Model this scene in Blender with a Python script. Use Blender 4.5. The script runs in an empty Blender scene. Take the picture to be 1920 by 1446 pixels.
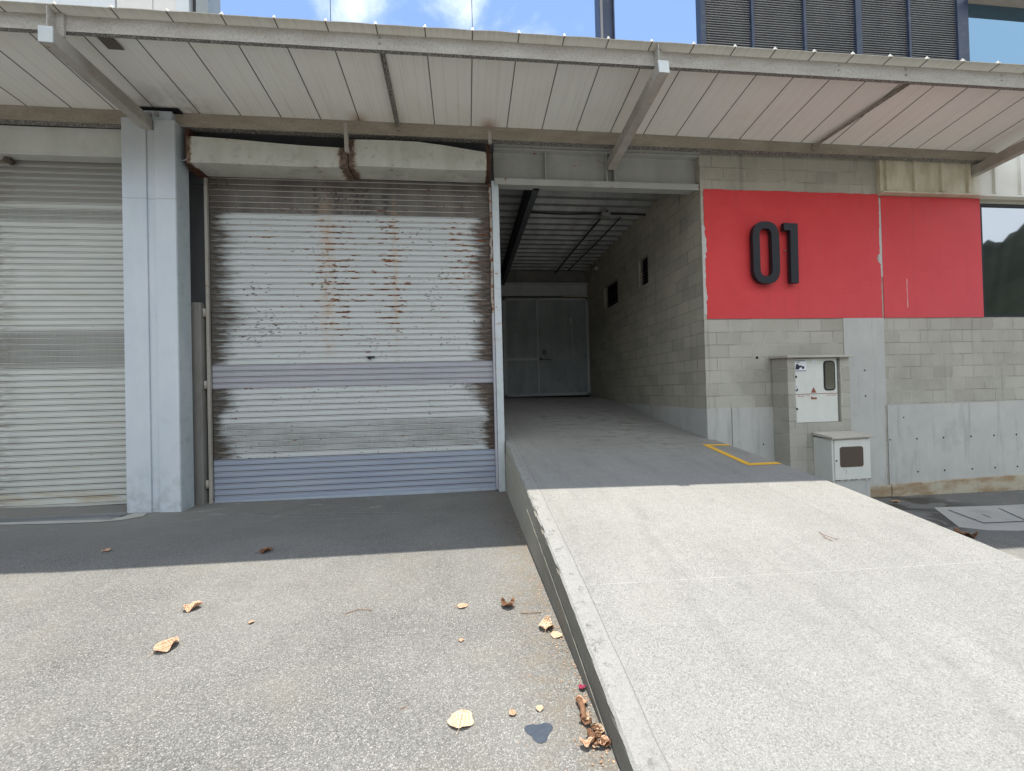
import bpy, bmesh, math, random
from mathutils import Vector, Matrix
random.seed(11)
SC = bpy.context.scene
COL = SC.collection
# ------------------------------------------------------------------ camera
cam_d = bpy.data.cameras.new('camera'); cam = bpy.data.objects.new('camera', cam_d); COL.objects.link(cam)
CR = Vector((0.9935067, -0.1109715, -0.0250931)); CD = Vector((-0.0237664, 0.0132622, -0.9996296)); CF = Vector((0.1112632, 0.9937351, 0.0105387))
cam.matrix_world = Matrix(((CR.x, -CD.x, -CF.x, 0.0), (CR.y, -CD.y, -CF.y, 0.0), (CR.z, -CD.z, -CF.z, 1.5), (0, 0, 0, 1)))
cam_d.sensor_width = 36; cam_d.lens = 780.17 / 1920 * 36; cam_d.clip_start = .05; cam_d.clip_end = 3000
SC.camera = cam
# ------------------------------------------------------------------ light
SUNV = Vector((0.03, 0.0945, 1.0)).normalized()
sl = bpy.data.lights.new('sun', 'SUN'); sl.energy = 2.7; sl.angle = math.radians(.53); sl.color = (1, .955, .87)
so = bpy.data.objects.new('sun', sl); COL.objects.link(so); so.rotation_euler = (-SUNV).to_track_quat('-Z', 'Y').to_euler()
w = bpy.data.worlds.new('World'); SC.world = w; w.use_nodes = True
SC.view_settings.view_transform = 'Standard'; SC.view_settings.look = 'None'
SC.view_settings.exposure = 1.30; SC.view_settings.gamma = 1; SC.view_settings.use_curve_mapping = False
SC.cycles.use_denoising = True
SC.cycles.max_bounces = 8; SC.cycles.diffuse_bounces = 5
def build_world():
    nt = w.node_tree; nt.nodes.clear(); L = nt.links.new
    out = nt.nodes.new('ShaderNodeOutputWorld'); bg = nt.nodes.new('ShaderNodeBackground'); bg2 = nt.nodes.new('ShaderNodeBackground')
    sky = nt.nodes.new('ShaderNodeTexSky'); sky.sky_type = 'NISHITA'; sky.sun_disc = False
    sky.sun_elevation = math.asin(SUNV.z); sky.sun_rotation = math.atan2(SUNV.x, SUNV.y)
    sky.air_density = 1.0; sky.dust_density = .3; sky.ozone_density = .5; sky.altitude = 1500
    bg.inputs[1].default_value = .12; L(sky.outputs[0], bg.inputs[0])
    bg2.inputs[0].default_value = (.87, .935, 1, 1); bg2.inputs[1].default_value = .72
    tc = nt.nodes.new('ShaderNodeTexCoord'); sp = nt.nodes.new('ShaderNodeSeparateXYZ'); L(tc.outputs['Generated'], sp.inputs[0])
    def m(op, a, b):
        n = nt.nodes.new('ShaderNodeMath'); n.operation = op
        for i, v in enumerate((a, b)):
            if isinstance(v, (int, float)): n.inputs[i].default_value = v
            else: L(v, n.inputs[i])
        return n.outputs[0]
    dz = m('MAXIMUM', m('ADD', sp.outputs[2], .12), .05)
    cb = nt.nodes.new('ShaderNodeCombineXYZ'); L(m('DIVIDE', sp.outputs[0], dz), cb.inputs[0]); L(m('DIVIDE', sp.outputs[1], dz), cb.inputs[1])
    mp = nt.nodes.new('ShaderNodeMapping'); L(cb.outputs[0], mp.inputs[0]); mp.inputs['Location'].default_value = CLOUD_OFF
    mp.inputs['Scale'].default_value = (1.6, 1.1, 1)
    nz = nt.nodes.new('ShaderNodeTexNoise'); L(mp.outputs[0], nz.inputs[0]); nz.inputs['Scale'].default_value = 1.9; nz.inputs['Detail'].default_value = 9; nz.inputs['Roughness'].default_value = .56; nz.inputs['Distortion'].default_value = .35
    cov = m('MULTIPLY', m('MAXIMUM', m('SUBTRACT', .12, sp.outputs[1]), 0.0), .6)  # extra unseen cloud cover behind the camera, added to brighten the shaded facade
    mr = nt.nodes.new('ShaderNodeMapRange'); L(m('ADD', nz.outputs[0], cov), mr.inputs[0]); mr.inputs[1].default_value = .54; mr.inputs[2].default_value = .80; mr.interpolation_type = 'SMOOTHSTEP'
    mx = nt.nodes.new('ShaderNodeMixShader'); L(mr.outputs[0], mx.inputs[0]); L(bg.outputs[0], mx.inputs[1]); L(bg2.outputs[0], mx.inputs[2]); L(mx.outputs[0], out.inputs[0])
CLOUD_OFF = (20.64, 23.49539, 0)
build_world()
# ------------------------------------------------------------------ helpers
def ip(x, xs, ys):
    if x <= xs[0]: return ys[0]
    for i in range(1, len(xs)):
        if x <= xs[i]:
            t = (x - xs[i-1]) / (xs[i] - xs[i-1]); return ys[i-1] + t * (ys[i] - ys[i-1])
    return ys[-1]
def tag(o, label=None, cat=None, group=None, kind=None):
    if label: o['label'] = label
    if cat: o['category'] = cat
    if group: o['group'] = group
    if kind: o['kind'] = kind
    return o
def empty(name, loc, label, cat, group=None):
    o = bpy.data.objects.new(name, None); COL.objects.link(o); o.location = loc; o.empty_display_size = .2
    bpy.context.view_layer.update()
    return tag(o, label, cat, group)
class MB:
    def __init__(s): s.v = []; s.f = []; s.sm = []
    def vert(s, p): s.v.append(tuple(p)); return len(s.v) - 1
    def face(s, pts, smooth=False):
        s.f.append([s.vert(p) for p in pts]); s.sm.append(smooth)
    def hexa(s, b, t):       # bottom quad, top quad (matching order, ccw from above)
        i = [s.vert(p) for p in b] + [s.vert(p) for p in t]
        for q in ((3, 2, 1, 0), (4, 5, 6, 7), (0, 1, 5, 4), (1, 2, 6, 5), (2, 3, 7, 6), (3, 0, 4, 7)):
            s.f.append([i[k] for k in q]); s.sm.append(False)
    def box(s, a, b):
        x0, y0, z0 = a; x1, y1, z1 = b
        s.hexa([(x0, y0, z0), (x1, y0, z0), (x1, y1, z0), (x0, y1, z0)], [(x0, y0, z1), (x1, y0, z1), (x1, y1, z1), (x0, y1, z1)])
    def bar(s, p, q, wd, ht, up=(0, 0, 1)):    # rectangular bar from p to q (centres)
        p = Vector(p); q = Vector(q); d = (q - p).normalized(); u = Vector(up)
        r = d.cross(u).normalized(); u = r.cross(d)
        def ring(c): return [c - r*wd/2 - u*ht/2, c + r*wd/2 - u*ht/2, c + r*wd/2 + u*ht/2, c - r*wd/2 + u*ht/2]
        A = ring(p); B = ring(q); i = [s.vert(x) for x in A + B]
        for k in ((0, 1, 2, 3), (7, 6, 5, 4), (0, 4, 5, 1), (1, 5, 6, 2), (2, 6, 7, 3), (3, 7, 4, 0)):
            s.f.append([i[j] for j in k]); s.sm.append(False)
    def tube(s, pts, r, n=8):
        pts = [Vector(p) for p in pts]; rings = []
        for k, p in enumerate(pts):
            d = (pts[min(k+1, len(pts)-1)] - pts[max(k-1, 0)]).normalized()
            a = d.orthogonal().normalized() if k == 0 else (a - d*a.dot(d)).normalized()
            b = d.cross(a)
            rings.append([s.vert(p + (a*math.cos(2*math.pi*j/n) + b*math.sin(2*math.pi*j/n))*r) for j in range(n)])
        for k in range(len(rings)-1):
            for j in range(n):
                s.f.append([rings[k][j], rings[k][(j+1) % n], rings[k+1][(j+1) % n], rings[k+1][j]]); s.sm.append(True)
        s.f.append(rings[0][::-1]); s.sm.append(False); s.f.append(rings[-1]); s.sm.append(False)
    def cyl(s, p, q, r, n=20): s.tube([p, q], r, n)
    def prism_y(s, poly, y0, y1):   # poly in (x,z) ccw seen from -Y
        n = len(poly)
        a = [s.vert((x, y0, z)) for x, z in poly]; b = [s.vert((x, y1, z)) for x, z in poly]
        s.f.append(a); s.sm.append(False); s.f.append(b[::-1]); s.sm.append(False)
        for k in range(n):
            s.f.append([a[(k+1) % n], a[k], b[k], b[(k+1) % n]]); s.sm.append(False)
    def build(s, name, m, parent=None, bevel=0, label=None):
        me = bpy.data.meshes.new(name); me.from_pydata(s.v, [], s.f)
        me.polygons.foreach_set('use_smooth', s.sm)
        bm = bmesh.new(); bm.from_mesh(me)
        bmesh.ops.recalc_face_normals(bm, faces=bm.faces) if s.closed() else None
        bm.to_mesh(me); bm.free()
        me.materials.append(m)
        o = bpy.data.objects.new(name, me); COL.objects.link(o)
        if parent:
            o.parent = parent; o.matrix_parent_inverse = parent.matrix_world.inverted()
        if bevel:
            md = o.modifiers.new('bevel', 'BEVEL'); md.width = bevel; md.segments = 2; md.limit_method = 'ANGLE'; md.harden_normals = False
        if label: o['label'] = label
        return o
    def closed(s): return True
def rrect(x0, z0, x1, z1, r, n=5):
    pts = []
    for cx, cz, a0 in ((x1-r, z1-r, 0), (x0+r, z1-r, 90), (x0+r, z0+r, 180), (x1-r, z0+r, 270)):
        for k in range(n+1):
            a = math.radians(a0 + 90*k/n); pts.append((cx + r*math.cos(a), cz + r*math.sin(a)))
    return pts
# ------------------------------------------------------------------ materials
class NT:
    def __init__(s, name, rough=.8, metal=0, spec=.3):
        s.m = bpy.data.materials.new(name); s.m.use_nodes = True; s.t = s.m.node_tree; s.n = s.t.nodes
        s.b = s.n['Principled BSDF']; s.b.inputs['Roughness'].default_value = rough; s.b.inputs['Metallic'].default_value = metal
        s.b.inputs['Specular IOR Level'].default_value = spec
        g = s.n.new('ShaderNodeNewGeometry'); s.P = g.outputs['Position']
        sp = s.n.new('ShaderNodeSeparateXYZ'); s.L(s.P, sp.inputs[0]); s.x, s.y, s.z = sp.outputs
    def L(s, a, b): s.t.links.new(a, b)
    def put(s, v, sock):
        if hasattr(v, 'is_linked') or isinstance(v, bpy.types.NodeSocket): s.L(v, sock)
        elif isinstance(v, (tuple, list)) and len(v) == 3 and sock.type == 'RGBA': sock.default_value = (*v, 1)
        else: sock.default_value = v
    def math(s, op, a, b=0.0, c=0.0):
        n = s.n.new('ShaderNodeMath'); n.operation = op; s.put(a, n.inputs[0]); s.put(b, n.inputs[1])
        if op in ('MULTIPLY_ADD', 'WRAP', 'SMOOTH_MIN'): s.put(c, n.inputs[2])
        return n.outputs[0]
    def mul(s, a, b): return s.math('MULTIPLY', a, b)
    def add(s, a, b): return s.math('ADD', a, b)
    def sub(s, a, b): return s.math('SUBTRACT', a, b)
    def mx(s, a, b): return s.math('MAXIMUM', a, b)
    def mr(s, v, a, b, c=0.0, d=1.0, smooth=False):
        n = s.n.new('ShaderNodeMapRange'); n.clamp = True
        if smooth: n.interpolation_type = 'SMOOTHSTEP'
        for k, q in enumerate((v, a, b, c, d)): s.put(q, n.inputs[k])
        return n.outputs[0]
    def band(s, v, a, b, e=.01):   # 1 inside a..b with soft edge e
        return s.mul(s.mr(v, a-e, a+e), s.mr(v, b-e, b+e, 1.0, 0.0))
    def vec(s, sx=1, sy=1, sz=1, off=(0, 0, 0)):
        n = s.n.new('ShaderNodeVectorMath'); n.operation = 'MULTIPLY_ADD'; s.L(s.P, n.inputs[0]); n.inputs[1].default_value = (sx, sy, sz); n.inputs[2].default_value = off
        return n.outputs[0]
    def comb(s, x, y, z=0.0):
        n = s.n.new('ShaderNodeCombineXYZ'); s.put(x, n.inputs[0]); s.put(y, n.inputs[1]); s.put(z, n.inputs[2]); return n.outputs[0]
    def noise(s, v, scale, detail=4, rough=.55, dist=0):
        n = s.n.new('ShaderNodeTexNoise'); s.L(v, n.inputs[0]); n.inputs['Scale'].default_value = scale; n.inputs['Detail'].default_value = detail
        n.inputs['Roughness'].default_value = rough; n.inputs['Distortion'].default_value = dist; return n.outputs[0]
    def vor(s, v, scale, feat='F1', out='Distance'):
        n = s.n.new('ShaderNodeTexVoronoi'); n.feature = feat; s.L(v, n.inputs['Vector']); n.inputs['Scale'].default_value = scale; return n.outputs[out]
    def mix(s, f, a, b, op='MIX'):
        n = s.n.new('ShaderNodeMix'); n.data_type = 'RGBA'; n.blend_type = op
        s.put(f, n.inputs[0]); s.put(a, n.inputs[6]); s.put(b, n.inputs[7]); return n.outputs[2]
    def ramp(s, f, stops, interp='LINEAR'):
        n = s.n.new('ShaderNodeValToRGB'); n.color_ramp.interpolation = interp; e = n.color_ramp.elements
        while len(e) < len(stops): e.new(.5)
        for k, (p, c) in enumerate(stops): e[k].position = p; e[k].color = (*c, 1) if len(c) == 3 else c
        s.L(f, n.inputs[0]); return n.outputs[0]
    def bump(s, h, strength=.5, dist=.01):
        n = s.n.new('ShaderNodeBump'); n.inputs['Strength'].default_value = strength; n.inputs['Distance'].default_value = dist; s.L(h, n.inputs['Height'])
        s.L(n.outputs[0], s.b.inputs['Normal'])
    def done(s, col, rough=None):
        s.put(col, s.b.inputs['Base Color'])
        if rough is not None: s.put(rough, s.b.inputs['Roughness'])
        return s.m
def gray(v): return (v, v, v)

def m_asphalt():
    t = NT('asphalt', .9, spec=.2)
    big = t.noise(t.P, .8, 5, .6); mid = t.noise(t.P, 5, 5, .65)
    cell = t.n.new('ShaderNodeTexVoronoi'); t.L(t.P, cell.inputs['Vector']); cell.inputs['Scale'].default_value = 165
    cs = t.n.new('ShaderNodeSeparateColor'); t.L(cell.outputs['Color'], cs.inputs[0])
    agg = t.ramp(cs.outputs[0], [(0, (.135, .131, .122)), (.35, (.195, .19, .177)), (.62, (.245, .24, .222)), (.86, (.31, .30, .277)), (1, (.46, .445, .41))])
    edge = t.mr(cell.outputs['Distance'], .3, .7, 1, .5)
    c = t.mix(1.0, agg, t.comb(edge, edge, edge), 'MULTIPLY')
    # bitumen fines
    fine = t.noise(t.P, 60, 4, .7)
    c = t.mix(t.mr(fine, .46, .66, 0, .5), c, (.16, .155, .143))
    c = t.mix(t.mr(big, .35, .7, .0, .3), c, (.37, .36, .335))
    c = t.mix(t.mr(mid, .56, .74, 0, .3), c, (.14, .135, .125))
    shd = t.mr(t.add(t.y, t.mul(t.noise(t.P, 1.2), .8)), 4.2, 5.2); c = t.mix(t.mul(shd, .5), c, (.11, .11, .105))  # canopy shade on the asphalt deepened in its colour
    yel = t.noise(t.vec(1, 1, 1, (9, 4, 0)), 1.7, 6, .65); c = t.mix(t.mr(yel, .52, .72, 0, .25), c, (.23, .21, .165))
    sp_ = t.vor(t.P, 3.1); c = t.mix(t.mr(sp_, .012, .02, .8, 0), c, (.06, .055, .05))
    # smoother dark mastic near the building foot (left)
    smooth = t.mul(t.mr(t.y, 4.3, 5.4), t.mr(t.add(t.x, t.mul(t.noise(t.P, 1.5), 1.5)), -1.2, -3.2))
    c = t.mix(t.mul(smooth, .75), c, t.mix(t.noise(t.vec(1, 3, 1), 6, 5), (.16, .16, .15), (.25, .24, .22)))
    # pale cement smears
    sm = t.mul(t.mr(t.noise(t.vec(1.2, 3.5, 1), 1.9, 6, .6), .60, .66), t.mr(t.y, 4.8, 5.8))
    c = t.mix(t.mul(sm, .4), c, (.36, .35, .33))
    # dirt collecting along the ramp foot
    d = t.mul(t.band(t.x, .28, .60, .09), t.mr(t.noise(t.P, 9, 5, .7), .42, .62))
    c = t.mix(t.mul(d, .5), c, (.20, .165, .12))
    # wet streaks running from the plinth
    wet = t.mul(t.mul(t.mr(t.noise(t.vec(.75, 1.0, 1, (0, 0, 0)), 2.3, 4, .6, .6), .50, .535), t.mr(t.x, 5.2, 5.6)), t.mul(t.mr(t.y, 4.45, 4.7), t.mr(t.x, 7.7, 7.1)))
    c = t.mix(t.mul(wet, .85), c, (.035, .033, .032))
    h = t.add(t.mul(cell.outputs['Distance'], -1.0), t.mul(fine, .8))
    t.bump(h, .6, .0035)
    return t.done(c, t.mr(wet, 0, 1, .9, .35))
def m_ramp():
    t = NT('ramp_concrete', .85, spec=.25)
    big = t.noise(t.P, .9, 6, .6); mid = t.noise(t.vec(1, 1.6, 1), 7, 6, .7); fine = t.noise(t.vec(1.8, 1, 1), 110, 3, .75)
    c = t.mix(t.mr(big, .3, .7), (.26, .255, .238), (.335, .328, .305))
    c = t.mix(t.mr(mid, .45, .75, 0, .45), c, (.215, .21, .197))
    cell = t.n.new('ShaderNodeTexVoronoi'); t.L(t.P, cell.inputs['Vector']); cell.inputs['Scale'].default_value = 170
    cs = t.n.new('ShaderNodeSeparateColor'); t.L(cell.outputs['Color'], cs.inputs[0])
    spk = t.mr(cs.outputs[0], .80, .97)
    c = t.mix(t.mul(spk, .6), c, (.17, .165, .15))
    c = t.mix(t.mr(cs.outputs[1], .75, 1, 0, .5), c, (.44, .43, .40))
    c = t.mix(t.mr(fine, .48, .64, 0, .62), c, (.17, .165, .15)); f2 = t.noise(t.vec(1, 1, 1, (3, 3, 3)), 190, 2, .6); c = t.mix(t.mr(f2, .5, .66, 0, .5), c, (.50, .49, .46))
    edge = t.mr(t.x, .68, .72, 1, 0)
    c = t.mix(t.mul(edge, .55), c, t.mix(t.noise(t.P, 12, 5, .7), (.31, .305, .288), (.375, .37, .35)))
    ec = t.mul(t.band(t.x, .575, .66, .02), t.mr(t.noise(t.P, 16, 6, .75), .54, .64)); c = t.mix(t.mul(ec, .75), c, (.13, .125, .11))
    line = t.band(t.add(t.x, t.mul(t.noise(t.P, 3), .02)), .705, .709, .003)
    c = t.mix(t.mul(line, .85), c, (.10, .10, .09))
    jl = t.band(t.add(t.y, t.mul(t.noise(t.P, 7), .012)), 2.483, 2.488, .002)
    c = t.mix(t.mul(t.mul(jl, t.mr(t.x, .66, .7)), t.mr(t.noise(t.P, 5), .35, .6, .1, .5)), c, (.50, .49, .46))
    ll = t.band(t.add(t.x, t.mul(t.noise(t.vec(1, .5, 1), 1.3), .05)), 2.40, 2.408, .004)
    c = t.mix(t.mul(ll, .16), c, (.46, .45, .42))
    st = t.mul(t.mr(t.noise(t.vec(.9, 3.2, 1), 3.2, 6, .7), .545, .63), t.mul(t.mr(t.y, 5.0, 6.3), t.band(t.x, 1.4, 3.3, .3)))
    c = t.mix(t.mul(st, .8), c, (.12, .115, .105))
    sk = t.mul(t.mr(t.noise(t.vec(2.2, .35, 1), 2.2, 6, .68), .52, .70), .3); c = t.mix(sk, c, (.17, .165, .155))
    pt_ = t.vor(t.P, 26); c = t.mix(t.mr(pt_, .05, .10, .7, 0), c, (.15, .145, .13))
    pt = t.mul(t.mr(t.noise(t.P, 2.1, 5, .65), .5, .72), .45)
    c = t.mix(pt, c, (.30, .29, .265))
    t.bump(t.add(t.mul(fine, 1.0), t.mul(spk, -.7)), .8, .005)
    return t.done(c)
def m_ramp_side():
    t = NT('ramp_side', .9, spec=.2)
    n = t.noise(t.vec(1, .5, 3), 7, 6, .7); v = t.noise(t.vec(1, 9, 1), 4, 4, .6)
    c = t.mix(n, (.15, .14, .115), (.27, .255, .215)); c = t.mix(t.mr(v, .55, .75, 0, .4), c, (.11, .105, .088))
    c = t.mix(t.mr(t.noise(t.P, 60, 3), .6, .75, 0, .6), c, (.12, .115, .1))
    far = t.mr(t.add(t.y, t.mul(t.noise(t.P, 2, 5), 1.6)), 3.6, 5.2); c = t.mix(t.mul(far, .8), c, t.mix(n, (.36, .34, .28), (.46, .44, .375)))
    t.bump(t.noise(t.P, 45, 5, .7), .5, .006)
    return t.done(c)
def brick_mat(name, axis, tint_hi=None, z0=.12):
    t = NT(name, .92, spec=.15); side = axis == 'y'
    u = t.x if axis == 'x' else t.y
    warp = t.mul(t.sub(t.noise(t.P, 9, 3), .5), .010)
    v = t.comb(t.add(t.add(u, 10.28), warp), t.add(t.sub(t.z, z0), t.add(4.0, warp)), 0.0)
    b = t.n.new('ShaderNodeTexBrick'); t.L(v, b.inputs[0]); b.offset = .5; b.inputs['Scale'].default_value = 1
    b.inputs['Brick Width'].default_value = .4; b.inputs['Row Height'].default_value = .2; b.inputs['Mortar Size'].default_value = .0058; b.inputs['Mortar Smooth'].default_value = .25; b.inputs['Bias'].default_value = 0
    b.inputs['Color1'].default_value = (0, 0, 0, 1); b.inputs['Color2'].default_value = (1, 1, 1, 1); b.inputs['Mortar'].default_value = (.5, .5, .5, 1)
    sepc = t.n.new('ShaderNodeSeparateColor'); t.L(b.outputs['Color'], sepc.inputs[0]); rv = sepc.outputs[0]
    c = t.mix(t.mr(rv, 0, 1), (.38, .37, .325), (.52, .505, .45))
    lo, hi = ((.46, .45, .405), (.48, .44, .34)) if not side else ((.50, .465, .37), (.54, .47, .34))
    c = t.mix(.5, c, t.mix(t.mr(t.z, 1.2, 4.6), lo, hi))
    c = t.mix(t.mr(rv, .72, .95, 0, .6), c, (.33, .31, .265))
    big = t.noise(t.P, 1.1, 6, .65); c = t.mix(t.mr(big, .45, .75, 0, .55), c, (.27, .26, .225))
    md = t.noise(t.vec(1, 1, .45), 6, 5, .7); c = t.mix(t.mr(md, .5, .8, 0, .4), c, (.52, .505, .45))
    fine = t.noise(t.P, 130, 3, .7); c = t.mix(t.mr(fine, .45, .75, 0, .45), c, (.22, .21, .185))
    mor = b.outputs['Fac']
    mc = t.mix(t.mr(t.noise(t.P, 3.2, 4), .42, .62 if not side else .75), (.25, .24, .21) if not side else (.20, .185, .15), (.64, .62, .56))
    c = t.mix(t.mul(mor, .62 if not side else .55), c, mc)
    # drips
    dr = t.mul(t.mr(t.noise(t.vec(7, 7, .35), 1.6, 5, .6), .60, .72), .35); c = t.mix(dr, c, (.16, .155, .14))
    t.bump(t.add(t.mul(mor, -.9), t.add(t.mul(fine, .4), t.mul(rv, .3))), .9, .012)
    return t.done(c)
def m_concrete(name, a, b, dirt=(.12, .12, .115), vert=True, warm=None):
    t = NT(name, .85, spec=.2)
    n = t.noise(t.P, 1.7, 7, .62); f = t.noise(t.P, 70, 4, .7)
    c = t.mix(t.mr(n, .3, .7), a, b)
    if vert:
        v = t.noise(t.vec(6, 6, .5), 1.5, 6, .65); c = t.mix(t.mr(v, .54, .74, 0, .5), c, dirt)
        w2 = t.noise(t.vec(3, 3, 1.2, (4, 2, 1)), 2.1, 6, .65); c = t.mix(t.mr(w2, .56, .78, 0, .22), c, tuple(min(1, q*1.45) for q in b))
    c = t.mix(t.mr(f, .58, .78, 0, .4), c, dirt)
    bl = t.noise(t.vec(1, 1, .7, (8, 1, 5)), 2.6, 7, .7); c = t.mix(t.mr(bl, .56, .75, 0, .35), c, dirt); bg = t.vor(t.P, 9); c = t.mix(t.mr(bg, .03, .05, .55, 0), c, dirt)
    if warm: c = t.mix(t.mr(t.noise(t.vec(1, 1, 2), 2.6, 5, .6), .42, .62), c, warm)
    t.bump(t.add(f, t.mul(n, 1.5)), .25, .006)
    return t.done(c)
def slat_frac(t, z0, pitch):
    return t.math('FRACT', t.math('DIVIDE', t.sub(t.z, z0), pitch))
PITCH = .0828
def m_shutter_main():
    t = NT('rusty_shutter', .55, spec=.4)
    fr = slat_frac(t, SH_Z0, PITCH)
    bead = t.band(fr, .765, .93, .02)
    z = t.z; x = t.x
    def zb(a, b, e=.004): return t.band(z, a, b, e)
    base = (.54, .57, .575)
    c = t.mix(t.mr(t.noise(t.vec(.8, 1, 5), 3, 5, .6), .4, .75, 0, .35), base, (.44, .46, .45))
    SL = lambda k: SH_Z0 + PITCH * k
    # fine vertical scratch dirt
    vs = t.noise(t.vec(90, 1, 3), 1.0, 4, .7)
    # clean repainted bands
    low = t.mr(z, SL(7) - .004, SL(7), 1, 0); lil = zb(SL(19), SL(23))
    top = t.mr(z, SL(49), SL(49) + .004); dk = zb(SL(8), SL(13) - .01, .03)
    # general soft grime in slats
    gr = t.mr(t.noise(t.vec(1.1, 1, 12), 3.2, 5, .65), .5, .8, 0, .35); c = t.mix(gr, c, (.38, .375, .35))
    edge_yellow = t.mul(t.band(fr, .0, .09, .02), t.mr(t.noise(t.vec(3, 1, 9), 2.0, 4), .5, .68)); c = t.mix(t.mul(edge_yellow, .6), c, (.36, .26, .15))
    # brown-black grime zone under the hood
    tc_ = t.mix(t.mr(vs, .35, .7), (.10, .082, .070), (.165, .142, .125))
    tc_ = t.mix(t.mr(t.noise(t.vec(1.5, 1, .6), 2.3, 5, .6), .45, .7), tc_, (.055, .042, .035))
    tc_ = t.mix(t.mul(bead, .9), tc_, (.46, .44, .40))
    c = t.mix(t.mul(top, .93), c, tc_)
    dk_n = t.mul(dk, t.mr(t.noise(t.vec(.9, 1, 2.2), 1.7, 4), .36, .6, .35, 1))
    c = t.mix(t.mul(dk_n, t.mr(t.band(fr, .1, .72, .05), 0, 1, .05, .7)), c, t.mix(t.mr(vs, .35, .7), (.13, .13, .12), (.30, .30, .28)))
    # side mould, creeping inwards along slats
    slatrow = t.n.new('ShaderNodeTexWhiteNoise'); slatrow.noise_dimensions = '1D'; t.L(t.math('FLOOR', t.math('DIVIDE', t.sub(z, SH_Z0), PITCH)), slatrow.inputs['W'])
    row = slatrow.outputs['Value']
    jag = t.add(t.mul(t.noise(t.comb(t.mul(x, 3), t.mul(t.math('FLOOR', t.math('DIVIDE', t.sub(z, SH_Z0), PITCH)), 3.17), t.mul(fr, 1.6)), 2.0, 6, .7), 1.05), t.mul(row, .25))
    idx0 = t.math('FLOOR', t.math('DIVIDE', t.sub(z, SH_Z0), PITCH))
    dl = t.sub(x, -3.51)                       # distance from left edge
    dr = t.sub(.415, x)
    lw_ = t.add(t.mul(t.mr(z, .7, 1.3), .0), t.mr(t.noise(t.vec(0, 0, 1), 1.3, 2), .34, .66, .10, .56))
    left = t.mr(t.sub(t.math('DIVIDE', dl, lw_), jag), -.16, .16, 1, 0)
    st_n = t.add(t.mul(t.noise(t.vec(5, 1, 50), 1.0, 6, .72), .6), t.mul(t.noise(t.vec(2.5, 1, 7, (2, 0, 8)), 1.2, 5, .65), .4)); low_f = t.mul(t.mr(fr, .15, .95), .13); gl_ = t.mr(t.math('DIVIDE', dl, lw_), -.05, 1.3, 1, 0); left = t.mul(t.mr(t.add(t.add(st_n, low_f), t.mul(gl_, .52)), .64, .93), t.mr(gl_, 0, .6, .55, 1))
    rw_ = t.mr(t.noise(t.vec(0, 0, 1, (5, 3, 9)), 1.5, 2), .36, .64, .03, .36)
    right = t.mr(t.sub(t.math('DIVIDE', dr, rw_), jag), -.16, .12, 1, 0)
    gr_ = t.mr(t.math('DIVIDE', dr, rw_), 0, 1.7, 1, 0); right = t.mul(t.mr(t.add(t.add(st_n, low_f), t.mul(gr_, .55)), .66, .92), t.mr(gr_, 0, .6, .6, 1))
    keep = t.mul(t.sub(1.0, t.mul(low, .93)), t.sub(1.0, t.mul(lil, .85)))
    topk = t.mr(top, 0, 1, 1, .55)
    lcol = t.mix(t.mr(t.noise(t.vec(3, 1, 34), 2.4, 6, .75), .42, .58), (.012, .010, .008), (.105, .085, .065))
    lmod = 1.0
    c = t.mix(t.mul(t.mul(t.mul(left, keep), lmod), t.mul(topk, .92)), c, lcol)
    rcol = t.mix(t.mr(t.noise(t.vec(4, 1, 36, (3, 3, 1)), 2.2, 6, .75), .44, .62), (.014, .010, .008), (.15, .09, .055))
    c = t.mix(t.mul(t.mul(right, keep), t.mul(topk, .95)), c, rcol)
    # rust: long horizontal lens-shaped flakes, denser in two columns
    colm = t.mx(t.band(x, -2.15, -1.45, .22), t.band(x, -1.35, -.75, .2))
    colm = t.mul(colm, t.band(z, 2.3, 4.25, .35))
    colm = t.mx(colm, t.mul(t.band(x, -.3, .45, .25), t.band(z, 2.9, 4.2, .3)))
    colm = t.mx(colm, t.mul(t.band(x, -3.4, -2.4, .3), t.mul(t.band(z, 3.5, 4.2, .3), .6)))
    idx = t.math('FLOOR', t.math('DIVIDE', t.sub(z, SH_Z0), PITCH))
    pen = t.mul(t.math('ABSOLUTE', t.sub(t.math('FRACT', t.add(fr, .25)), .12)), .28)
    rn = t.sub(t.noise(t.comb(t.mul(x, 4.6), t.mul(idx, 7.31), t.mul(fr, 1.3)), 1.5, 6, .68), pen); colm = t.mx(colm, t.mul(t.mr(t.noise(t.vec(1.2, 1, 2.2, (4, 0, 2)), 1.3, 3), .50, .66), .55)); thr = t.mr(colm, 0, 1, .665, .50)
    rust = t.mr(t.sub(rn, thr), 0, .02)
    rust = t.mul(rust, keep)
    rc = t.mix(t.mr(t.noise(t.vec(9, 1, 20), 3, 4, .7), .42, .6), (.10, .032, .018), (.30, .105, .035))
    halo = t.mul(t.mr(t.sub(rn, thr), -.07, .01), t.mul(keep, .45)); c = t.mix(halo, c, (.47, .36, .27))
    c = t.mix(rust, c, rc)
    # drip tints
    dr_ = t.mul(t.mx(t.band(x, -1.02, -.95, .03), t.band(x, -2.03, -1.86, .05)), t.mul(t.band(z, 2.2, 4.3, .4), t.mr(t.noise(t.vec(2, 1, 4), 4, 4), .4, .6)))
    c = t.mix(t.mul(dr_, .45), c, (.50, .32, .17))
    # small dark chips
    ch = t.noise(t.vec(16, 1, 42), 1.0, 3, .6)
    cd = t.mr(t.noise(t.vec(.8, 1, 1.4), 1.6, 3), .40, .66, .72, .598)
    chips = t.mul(t.mr(t.sub(ch, cd), 0, .015), keep); c = t.mix(t.mul(chips, .9), c, (.06, .04, .03))
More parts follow.
